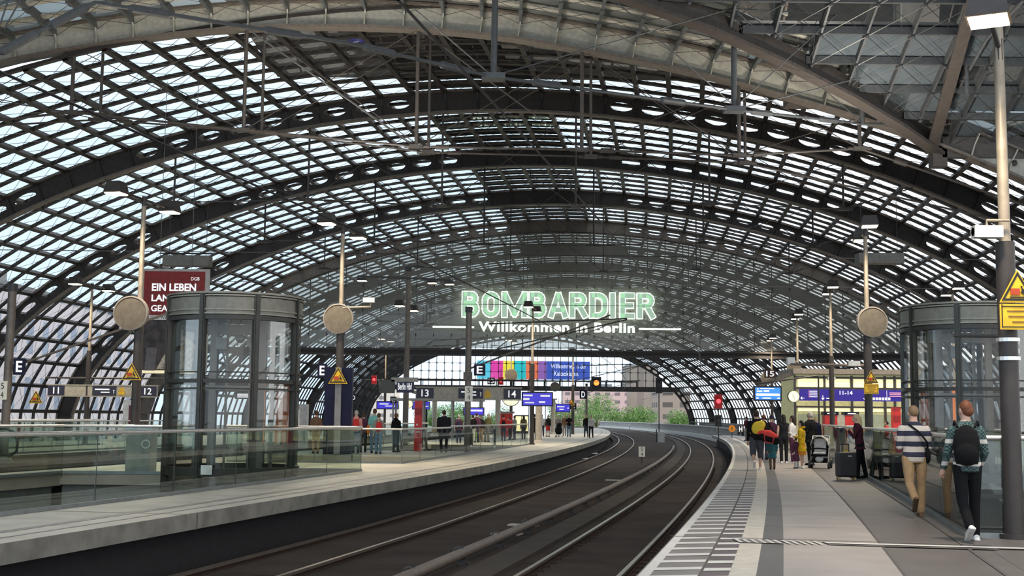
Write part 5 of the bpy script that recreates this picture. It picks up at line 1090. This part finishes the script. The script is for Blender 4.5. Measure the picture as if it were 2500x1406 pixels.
# --- striped shirt and checked shirt fabrics: woven patterns, fixed to the cloth
def stripes(name, bands, rep, base_z=0.0, axis='Z'):
    m = mat(name, (.5, .5, .5), .85, noise=0); n = m.node_tree; b = n.nodes['Principled BSDF']; tc_ = n.nodes.new('ShaderNodeTexCoord'); sp = n.nodes.new('ShaderNodeSeparateXYZ'); mu = n.nodes.new('ShaderNodeMath'); mu.operation = 'MULTIPLY_ADD'; mu.inputs[1].default_value = 1/rep; mu.inputs[2].default_value = base_z; fr = n.nodes.new('ShaderNodeMath'); fr.operation = 'FRACT'
    nz_ = n.nodes.new('ShaderNodeTexNoise'); nz_.inputs['Scale'].default_value = 9; add = n.nodes.new('ShaderNodeMath'); add.operation = 'MULTIPLY_ADD'; add.inputs[1].default_value = .08
    r = n.nodes.new('ShaderNodeValToRGB'); r.color_ramp.interpolation = 'CONSTANT'; n.links.new(tc_.outputs['Object'], sp.inputs[0]); n.links.new(tc_.outputs['Object'], nz_.inputs['Vector']); n.links.new(sp.outputs[axis], mu.inputs[0]); n.links.new(nz_.outputs['Fac'], add.inputs[0]); n.links.new(mu.outputs[0], add.inputs[2]); n.links.new(add.outputs[0], fr.inputs[0]); n.links.new(fr.outputs[0], r.inputs[0])
    el = r.color_ramp.elements; el[0].position = bands[0][0]; el[0].color = (*bands[0][1], 1); el[1].position = bands[1][0]; el[1].color = (*bands[1][1], 1)
    for p_, c_ in bands[2:]: e_ = el.new(p_); e_.color = (*c_, 1)
    n.links.new(r.outputs[0], b.inputs['Base Color']); return m
STR = stripes('cloth_striped_rugby', [(0, (.02, .022, .045)), (.48, (.52, .46, .41))], .168, .28)
def checks(name):
    m = mat(name, (.5, .5, .5), .9, noise=0); n = m.node_tree; b = n.nodes['Principled BSDF']; tc_ = n.nodes.new('ShaderNodeTexCoord'); ck_ = n.nodes.new('ShaderNodeTexChecker'); ck_.inputs['Scale'].default_value = 42; ck_.inputs[1].default_value = (.012, .035, .035, 1); ck_.inputs[2].default_value = (.09, .14, .135, 1)
    s2 = stripes('tmpb', [(0, (1, 1, 1)), (.16, (0, 0, 0))], .30, .56); n.links.new(tc_.outputs['Object'], ck_.inputs['Vector']); sp = n.nodes.new('ShaderNodeSeparateXYZ'); n.links.new(tc_.outputs['Object'], sp.inputs[0]); a = n.nodes.new('ShaderNodeMath'); a.operation = 'MULTIPLY_ADD'; a.inputs[1].default_value = 1/.29; a.inputs[2].default_value = .70; f_ = n.nodes.new('ShaderNodeMath'); f_.operation = 'FRACT'; l = n.nodes.new('ShaderNodeMath'); l.operation = 'LESS_THAN'; l.inputs[1].default_value = .19
    n.links.new(sp.outputs['Z'], a.inputs[0]); n.links.new(a.outputs[0], f_.inputs[0]); n.links.new(f_.outputs[0], l.inputs[0]); mx = n.nodes.new('ShaderNodeMix'); mx.data_type = 'RGBA'; n.links.new(l.outputs[0], mx.inputs[0]); n.links.new(ck_.outputs['Color'], mx.inputs[6]); mx.inputs[7].default_value = (.60, .57, .52, 1); n.links.new(mx.outputs[2], b.inputs['Base Color']); bpy.data.materials.remove(s2); MATS.pop('tmpb'); return m
CHK = checks('cloth_check')
# ---------------- platform with the stripes
A_ = -.12
person('man in a navy and cream striped shirt and khaki trousers walking away', 0, 0, 1.76, A_, loc=(6.52, 20.0), hair='bald', legs='trousers', bottom='khaki', tmat=STR, sleeve='long', near=True, leg2=((-.26, .80), (.08, .05)), shoe='brown', arms=(1, 1), build=1.08, turn=-.25, tone=.85)
P = (6.52, 20.0); t = worn('shoulder_bag', 'small black bag slung across the back of the striped shirt man', 'bag', P, A_, .20, -.02, .98); m = MB(); m.ball((0, 0, 0), (.05, .12, .13), 12); m.build('pouch', C_('black'), t, smooth=True); m = MB(); m.tube([(.01, 0, .1), (-.03, -.14, .22), (-.16, -.165, .38), (-.30, -.08, .50)], .016, 6); m.build('strap', C_('black'), t)
P = (5.93, 16.1); person('young man in a green checked shirt and black trousers walking away', 0, 0, 1.78, -.05, loc=(5.93, 16.1), hair='red', bottom='black', tmat=CHK, near=True, leg2=((-.18, .58), (.08, .05)), shoe='white', arms=(0, 0), turn=-.45, tone=.9, walk=0, arm2=(((-.235, .02, 1.11), (-.25, .15, .90)), ((.235, .02, 1.11), (.22, .2, .93))))
backpack(P, -.35, 1.80, 'large black backpack worn by the young man in the checked shirt', 'black', 1.15, 1.19)
WH = 1.69; P = G(2101, 1168); person('woman with long blonde hair in a burgundy jacket looking at her phone', 2101, 1168, WH, 1.35, top='burgundy', bottom='black', hair='blonde', long=True, arms=(2, 2), coat=.80, near=True, leg2=((.12, .05), (-.16, .03)), turn=0, lean=.10, shoe='black', tone=.9)
t = worn('mobile_phone', 'dark phone held by the woman in burgundy', 'phone', P, 1.35, 0.0, .42, 1.20); MB().box((0, 0, 0), (.075, .012, .15)).build('body', BLACK, t)
t = worn('tote_bag', 'small patterned tote bag hanging before the woman in burgundy', 'bag', P, 1.35, .08, .36, .78); m = MB(); m.box((0, 0, 0), (.26, .12, .26)); m.box((0, 0, -.09), (.27, .13, .08), 1); m.build('bag', [cloth('tan', (.35, .25, .14)), C_('yellow')], t); MB().tube([(-.1, 0, .12), (-.06, 0, .4), (.06, 0, .4), (.1, 0, .12)], .01, 5).build('handle', C_('khaki'), t)
X, Y = G(2066, 1172); t = thing('suitcase', 'black wheeled suitcase standing left of the woman in burgundy', 'suitcase', (X, Y, 0), .05); m = MB(); m.box((0, 0, .40), (.50, .30, .64)); o = m.build('shell', mat('case_black', (.018, .014, .016), .5, bump=.1), t); b = o.modifiers.new('b', 'BEVEL'); b.width = .05; b.segments = 3
for a, b in ((-.2, -.1), (.2, -.1), (-.2, .1), (.2, .1)): MB().lathe([(0, -.02), (.035, -.02), (.035, .02), (0, .02)], 12, c=(a, b, .038), axis='x').build('wheel', mat('wheel_tan', (.5, .38, .15), .5), t); 
m = MB()
for a in (-.12, .12): m.tube([(a, .12, .7), (a, .12, .92)], .012, 6)
m.tube([(-.12, .12, .92), (.12, .12, .92)], .018, 6); m.build('handle', DARK, t); MB().box((.06, -.155, .62), (.1, .01, .02)).build('emblem', INOX, t)
F5 = -.15; P = G(1848, 1148); person('man in a black jumper and dark shorts walking away with a red bag', 1848, 1148, 1.80, F5, top='black', legs='shorts', bottom='shorts', hair='dark', walk=.75, shoe='white', near=True, build=1.15, tone=.95, arms=(0, 1), leg2=((-.30, .65), (.16, .10)))
t = worn('sports_bag', 'red and black sports bag hanging at the shorts man\'s hip', 'bag', P, F5, .36, -.12, 1.00); m = MB(); m.tube([(-.20, 0, .06), (.20, .0, -.08)], [.15, .15], 14); m.ball((-.20, 0, .06), .15, 12); m.ball((.20, 0, -.08), .15, 12); bake('body', m, C_('black'), t, .015, 3); m = MB(); m.tube([(-.26, -.03, .13), (0, -.05, .10), (.24, -.03, -.02)], [.10, .125, .09], 12); m.ball((-.26, -.03, .13), .1, 10); m.tube([(-.15, -.15, .05), (-.12, -.16, -.14), (.10, -.16, -.18), (.14, -.15, 0)], .02, 6); bake('red_panel', m, cloth('coral', (.62, .06, .05)), t, .014, 3); MB().tube([(-.2, 0, .18), (-.25, .05, .55), (-.1, .1, .6), (.2, .02, .08)], .018, 6).build('strap', C_('black'), t)
t = worn('jumper', 'yellow jumper draped over the back of the man in shorts', 'clothing', P, F5, .06, -.155, 1.33); m = MB(); m.ball((-.02, .01, -.05), (.19, .085, .20), 14); m.ball((-.10, .03, -.08), (.12, .085, .16), 12); m.ball((.08, .02, .04), (.13, .08, .13), 12); bake('cloth', m, cloth('lemon', (.72, .50, .05)), t, .015, 3)
P = G(1888, 1145); person('small girl in a blue-green dress with dark leggings beside the shorts man', 1886, 1146, 1.12, -.1, top='dteal', bottom='brown', legs='trousers', hair='brown', coat=.55, sleeve='long', shoe='black', tone=.9, walk=.2)
person('person in a black waistcoat over white sleeves with long dark hair', 1914, 1131, 1.70, 0, top='charcoal', bottom='charcoal', hair='black', long=True, sleeve='none', shoe='white', tone=.95)
person('woman with dark hair in a white blouse behind the yellow raincoat girl', 1936, 1131, 1.66, .9, top='white', bottom='plum', hair='dark', long=True, arms=(1, 1), shoe='white')
person('girl in a long yellow raincoat with bare legs', 1958, 1144, 1.50, 1.0, top='yellow', bottom='orange', legs='skirt', hair='black', long=True, coat=.62, shoe='white', near=True, hood=True, arms=(1, 1), tone=.9)
person('toddler in a dark plum dress and white tights before the yellow raincoat', 1944, 1144, .98, .3, top='plum', bottom='lgrey', hair='brown', coat=.42, tone=.95)
person('tall man in a long black coat behind the pushchair', 1980, 1136, 1.79, .7, top='black', bottom='black', hair='grey', coat=.75, arms=(1, 0), build=1.15, near=True)
person('fair-haired woman behind the man in the black coat', 1993, 1118, 1.66, .2, top='navy', bottom='denim', hair='blonde')
person('person in a blue cap and dark top ahead of the man in shorts', 1884, 1120, 1.66, .1, top='plum', bottom='denim', cap='navy', arms=(1, 1))
person('reddish-haired person in black partly behind the shorts man', 1866, 1122, 1.70, 0, top='black', bottom='denim', hair='red')
person('person in a burgundy top alone by the yellow box sign', 1823, 1076, 1.72, .6, top='burgundy', bottom='grey', hair='dark', arms=(1, 1))
person('person in red seated behind the glass by the red pillar at the kiosk', 2196, 1095, 1.50, 1.2, top='red', bottom='black', hair='dark', loc=(17.5, 57.5))
# pushchair
X, Y = G(2003, 1143); t = thing('pushchair', 'grey and white pushchair with a raised hood and black wheels', 'pushchair', (X, Y, 0), math.pi*.89)
m = MB()
V = []; NS = 12
for i in range(7):
    w = .26-.004*i; a = math.radians(-10+i*20); yb, zb_ = -.10+.34*math.cos(a)*-1+.30, .66+.36*math.sin(a)
    V.append([(x_*w, yb+.02*(1-abs(x_)), zb_) for x_ in (-1, -.96, -.7, 0, .7, .96, 1)])
m = MB()
for s in frange(-1, 1, .2): pass
prof_ = [(.29*math.cos(t_), .30*math.sin(t_)) for t_ in frange(0, math.pi, .2)]
for y0, y1, sc0, sc1 in ((.25, .12, .97, 1.0), (.12, -.02, 1.0, 1.0), (-.02, -.14, 1.0, .92)):
    n_ = len(prof_); A0 = [(p[0]*sc0, y0, .72+p[1]*sc0*1.05) for p in prof_]; B0 = [(p[0]*sc1, y1, .72+p[1]*sc1*1.05) for p in prof_]; A1 = [(p[0]*sc0*.94, y0, .72+p[1]*sc0*.98) for p in prof_]; B1 = [(p[0]*sc1*.94, y1, .72+p[1]*sc1*.98) for p in prof_]
    m.add(A0+B0+A1+B1, [(i, i+1, n_+i+1, n_+i) for i in range(n_-1)]+[(2*n_+i, 3*n_+i, 3*n_+i+1, 2*n_+i+1) for i in range(n_-1)]+[(i, 2*n_+i, 2*n_+i+1, i+1) for i in range(n_-1)])
m.add([(p[0]*.9, -.14, .72+p[1]*.96) for p in prof_]+[(p[0]*.9, -.16, .72+p[1]*.96) for p in prof_], [tuple(range(len(prof_))), tuple(range(2*len(prof_)-1, len(prof_)-1, -1))])
m.build('hood', cloth('hoodgrey', (.50, .48, .45)), t, smooth=False)
m = MB(); m.box((0, -.02, .72), (.38, .08, .46)); m.box((0, .12, .48), (.38, .34, .08)); o = m.build('seat_liner', C_('white'), t); b = o.modifiers.new('b', 'BEVEL'); b.width = .03; b.segments = 3
m = MB(); m.box((0, -.06, .58), (.5, .10, .36)); m.box((0, .15, .42), (.5, .5, .07)); m.box((0, .0, .25), (.46, .5, .14)); m.tube([(-.26, .4, .62), (0, .46, .64), (.26, .4, .62)], .025, 8); m.build('seat_shell', C_('black'), t)
m = MB(); m.ball((0, .3, .30), (.13, .06, .10), 12); m.box((0, .12, .56), (.06, .02, .22)); m.build('white_pad', C_('white'), t, smooth=True)
m = MB()
for s in (-1, 1): m.tube([(s*.28, .38, .14), (s*.27, .0, .62), (s*.26, -.42, 1.02)], .016, 8); m.tube([(s*.28, -.36, .16), (s*.27, 0, .62)], .016, 8); m.tube([(s*.28, .38, .14), (s*.28, -.36, .16)], .013, 8)
m.tube([(-.26, -.42, 1.02), (.26, -.42, 1.02)], .02, 8); m.build('frame', mat('alu', (.6, .6, .6), .3, .8), t)
for s in (-1, 1):
    for y, r in ((.38, .13), (-.36, .15)): w_ = MB().lathe([(r-.045, -.035), (r, -.03), (r, .03), (r-.045, .035), (r-.045, -.035)], 20, c=(s*.30, y, r), axis='x').build('wheel', BLACK, t); m = MB(); m.lathe([(0, -.02), (r-.04, -.02), (r-.04, .02), (0, .02)], 12, c=(s*.30, y, r), axis='x'); m.build('hub', mat('hub_grey', (.3, .3, .3), .4), w_)
t = thing('carrier_bag', 'white carrier bag hanging on the pushchair handle', 'bag', (X+.28, Y+.36, .78)); m = MB(); m.ball((0, 0, 0), (.14, .08, .19), 12); bake('bag', m, C_('white'), t, .015, 2); MB().tube([(-.08, 0, .15), (0, 0, .27), (.08, 0, .15)], .01, 5).build('handle', C_('white'), t)
# ---------------- middle platform
L_ = [
 ('grey-haired person in a pink top right beside the dark blue column', 868, 1107, 1.72, .05, dict(top='pink', bottom='denim', hair='grey', pack='red')),
 ('short person in a dark top with an orange bag behind the grey-haired one', 886, 1104, 1.62, 0, dict(top='plum', bottom='charcoal', hair='brown')),
 ('man in a pale teal shirt and light jeans on the middle platform', 913, 1106, 1.80, 0, dict(top='teal', bottom='jeans', hair='brown', sleeve='short', arms=(1, 1))),
 ('child in grey with a small red backpack in front of the teal shirt man', 923, 1108, 1.62, .2, dict(top='grey', bottom='jeans', hair='brown', pack='red')),
 ('boy in a black hooded top standing left of the red pillar', 966, 1104, 1.62, -.5, dict(top='black', bottom='charcoal', hair='red', arms=(1, 1), hood=True)),
 ('broad man in a dark jacket seen from behind at the glass rail', 1083, 1104, 1.78, 0, dict(top='charcoal', bottom='charcoal', hair='brown', build=1.25)),
 ('grey-haired person in a dark poncho right of the broad man', 1120, 1082, 1.62, 0, dict(top='plum', bottom='denim', hair='grey', coat=.8, pack='navy')),
 ('person in black with pale shorts just right of the letter E mast', 1154, 1080, 1.62, 0, dict(top='black', bottom='white', hair='dark')),
 ('woman in plum left of the grey backpack', 1163, 1080, 1.75, -.3, dict(top='plum', bottom='denim', hair='brown')),
 ('child with blond hair and a grey backpack between two adults', 1173, 1079, 1.62, 0, dict(top='charcoal', bottom='khaki', hair='blonde', pack='charcoal')),
 ('older man in an olive jacket bending to the right', 1188, 1079, 1.72, -.4, dict(top='olive', bottom='grey', hair='grey', lean=.35)),
 ('person in a red top with a black backpack before the red vending machine', 1229, 1076, 1.66, 0, dict(top='red', bottom='denim', hair='black', pack='black')),
 ('person in bright red beside the vending machine', 1245, 1074, 1.50, .8, dict(top='red', bottom='charcoal', hair='dark')),
 ('person in grey right of the red vending machine', 1256, 1073, 1.62, 1.0, dict(top='grey', bottom='denim', hair='brown')),
 ('long-haired person in olive in front of the warm lit poster box', 1278, 1073, 1.66, .3, dict(top='olive', bottom='charcoal', hair='dark', long=True)),
 ('person all in black directly behind the slim lamp post', 1304, 1081, 1.72, -.3, dict(top='black', bottom='black', hair='black', arms=(0, 1), coat=.75)),
 ('man in a white T-shirt and jeans walking toward the camera', 1323, 1066, 1.74, 3.0, dict(top='white', bottom='denim', hair='dark', sleeve='short', walk=.4)),
 ('person in a dark top and long red skirt beside the white T-shirt man', 1338, 1066, 1.70, 2.6, dict(top='charcoal', bottom='red', legs='skirt', hair='dark')),
 ('woman in a grey headscarf pushing a heaped luggage trolley', 1362, 1066, 1.74, 2.8, dict(top='grey', bottom='charcoal', hair='grey', coat=.6, arms=(1, 1))),
 ('person in brown just behind the black T-shirt man', 1378, 1064, 1.74, 3.1, dict(top='brown', bottom='grey', hair='dark')),
 ('man in a black T-shirt and pale jeans facing the camera', 1389, 1067, 1.76, 3.1, dict(top='black', bottom='jeans', hair='black', sleeve='short', arms=(1, 1), tone=.7)),
 ('man in a dark jacket walking near the curved platform edge', 1431, 1067, 1.78, 2.9, dict(top='black', bottom='denim', hair='brown', walk=.5)),
 ('man in a white shirt walking at the curved platform edge', 1443, 1069, 1.74, 2.9, dict(top='lgrey', bottom='charcoal', hair='black', walk=.5, tone=.6)),
 ('brown-clad person seen through the glass left of the blue column', 770, 1107, 1.70, .3, dict(top='brown', bottom='khaki', hair='brown')),
]
PKL = {868: 'red backpack of the grey-haired person beside the dark blue column', 923: 'small red backpack of the child before the teal shirt man', 1120: 'navy backpack on the dark poncho right of the broad man', 1173: 'grey backpack of the blond child between two adults', 1229: 'black backpack of the person facing the red vending machine'}
for lb, px, py, h, fc, kw in L_:
    kw = dict(kw); pk = kw.pop('pack', None); person(lb, px, py, h, fc, **kw)
    if pk: backpack(G(px, py), fc, h, PKL[px], pk, .85 if h < 1.7 else 1.0)
P = G(888, 1104); t = worn('shoulder_bag', 'orange shoulder bag beside the dark blue display column', 'bag', P, 0, .18, -.1, .95); m = MB(); m.ball((0, 0, 0), (.08, .05, .22), 10); m.build('pouch', C_('orange'), t, smooth=True)
P = G(1160, 1079); t = worn('carrier_bag', 'lime green carrier bag among the crowd near the letter E mast', 'bag', P, 0, 0, 0, .55); m = MB(); m.prism([(-.18, -.3), (.18, -.3), (.06, .3), (-.04, .3)], -.08, .08); m.build('bag', C_('green'), t)
X, Y = G(1363, 1067); t = thing('luggage_trolley', 'heaped black luggage trolley in front of the headscarf woman', 'trolley', (X, Y-.7, 0)); m = MB(); m.box((0, 0, .18), (.6, .8, .06)); m.tube([(-.28, .4, .2), (-.28, .5, 1.0), (.28, .5, 1.0), (.28, .4, .2)], .025, 6); m.build('frame', INOX, t)
m = MB(); m.ball((0, 0, .55), (.30, .3, .38), 12); m.ball((.05, 0, .95), (.22, .2, .2), 12); bake('luggage', m, C_('black'), t, .03, 2)
for s in (-1, 1): MB().lathe([(0, -.02), (.09, -.02), (.09, .02), (0, .02)], 12, c=(s*.27, -.3, .09), axis='x').build('wheel', BLACK, t)
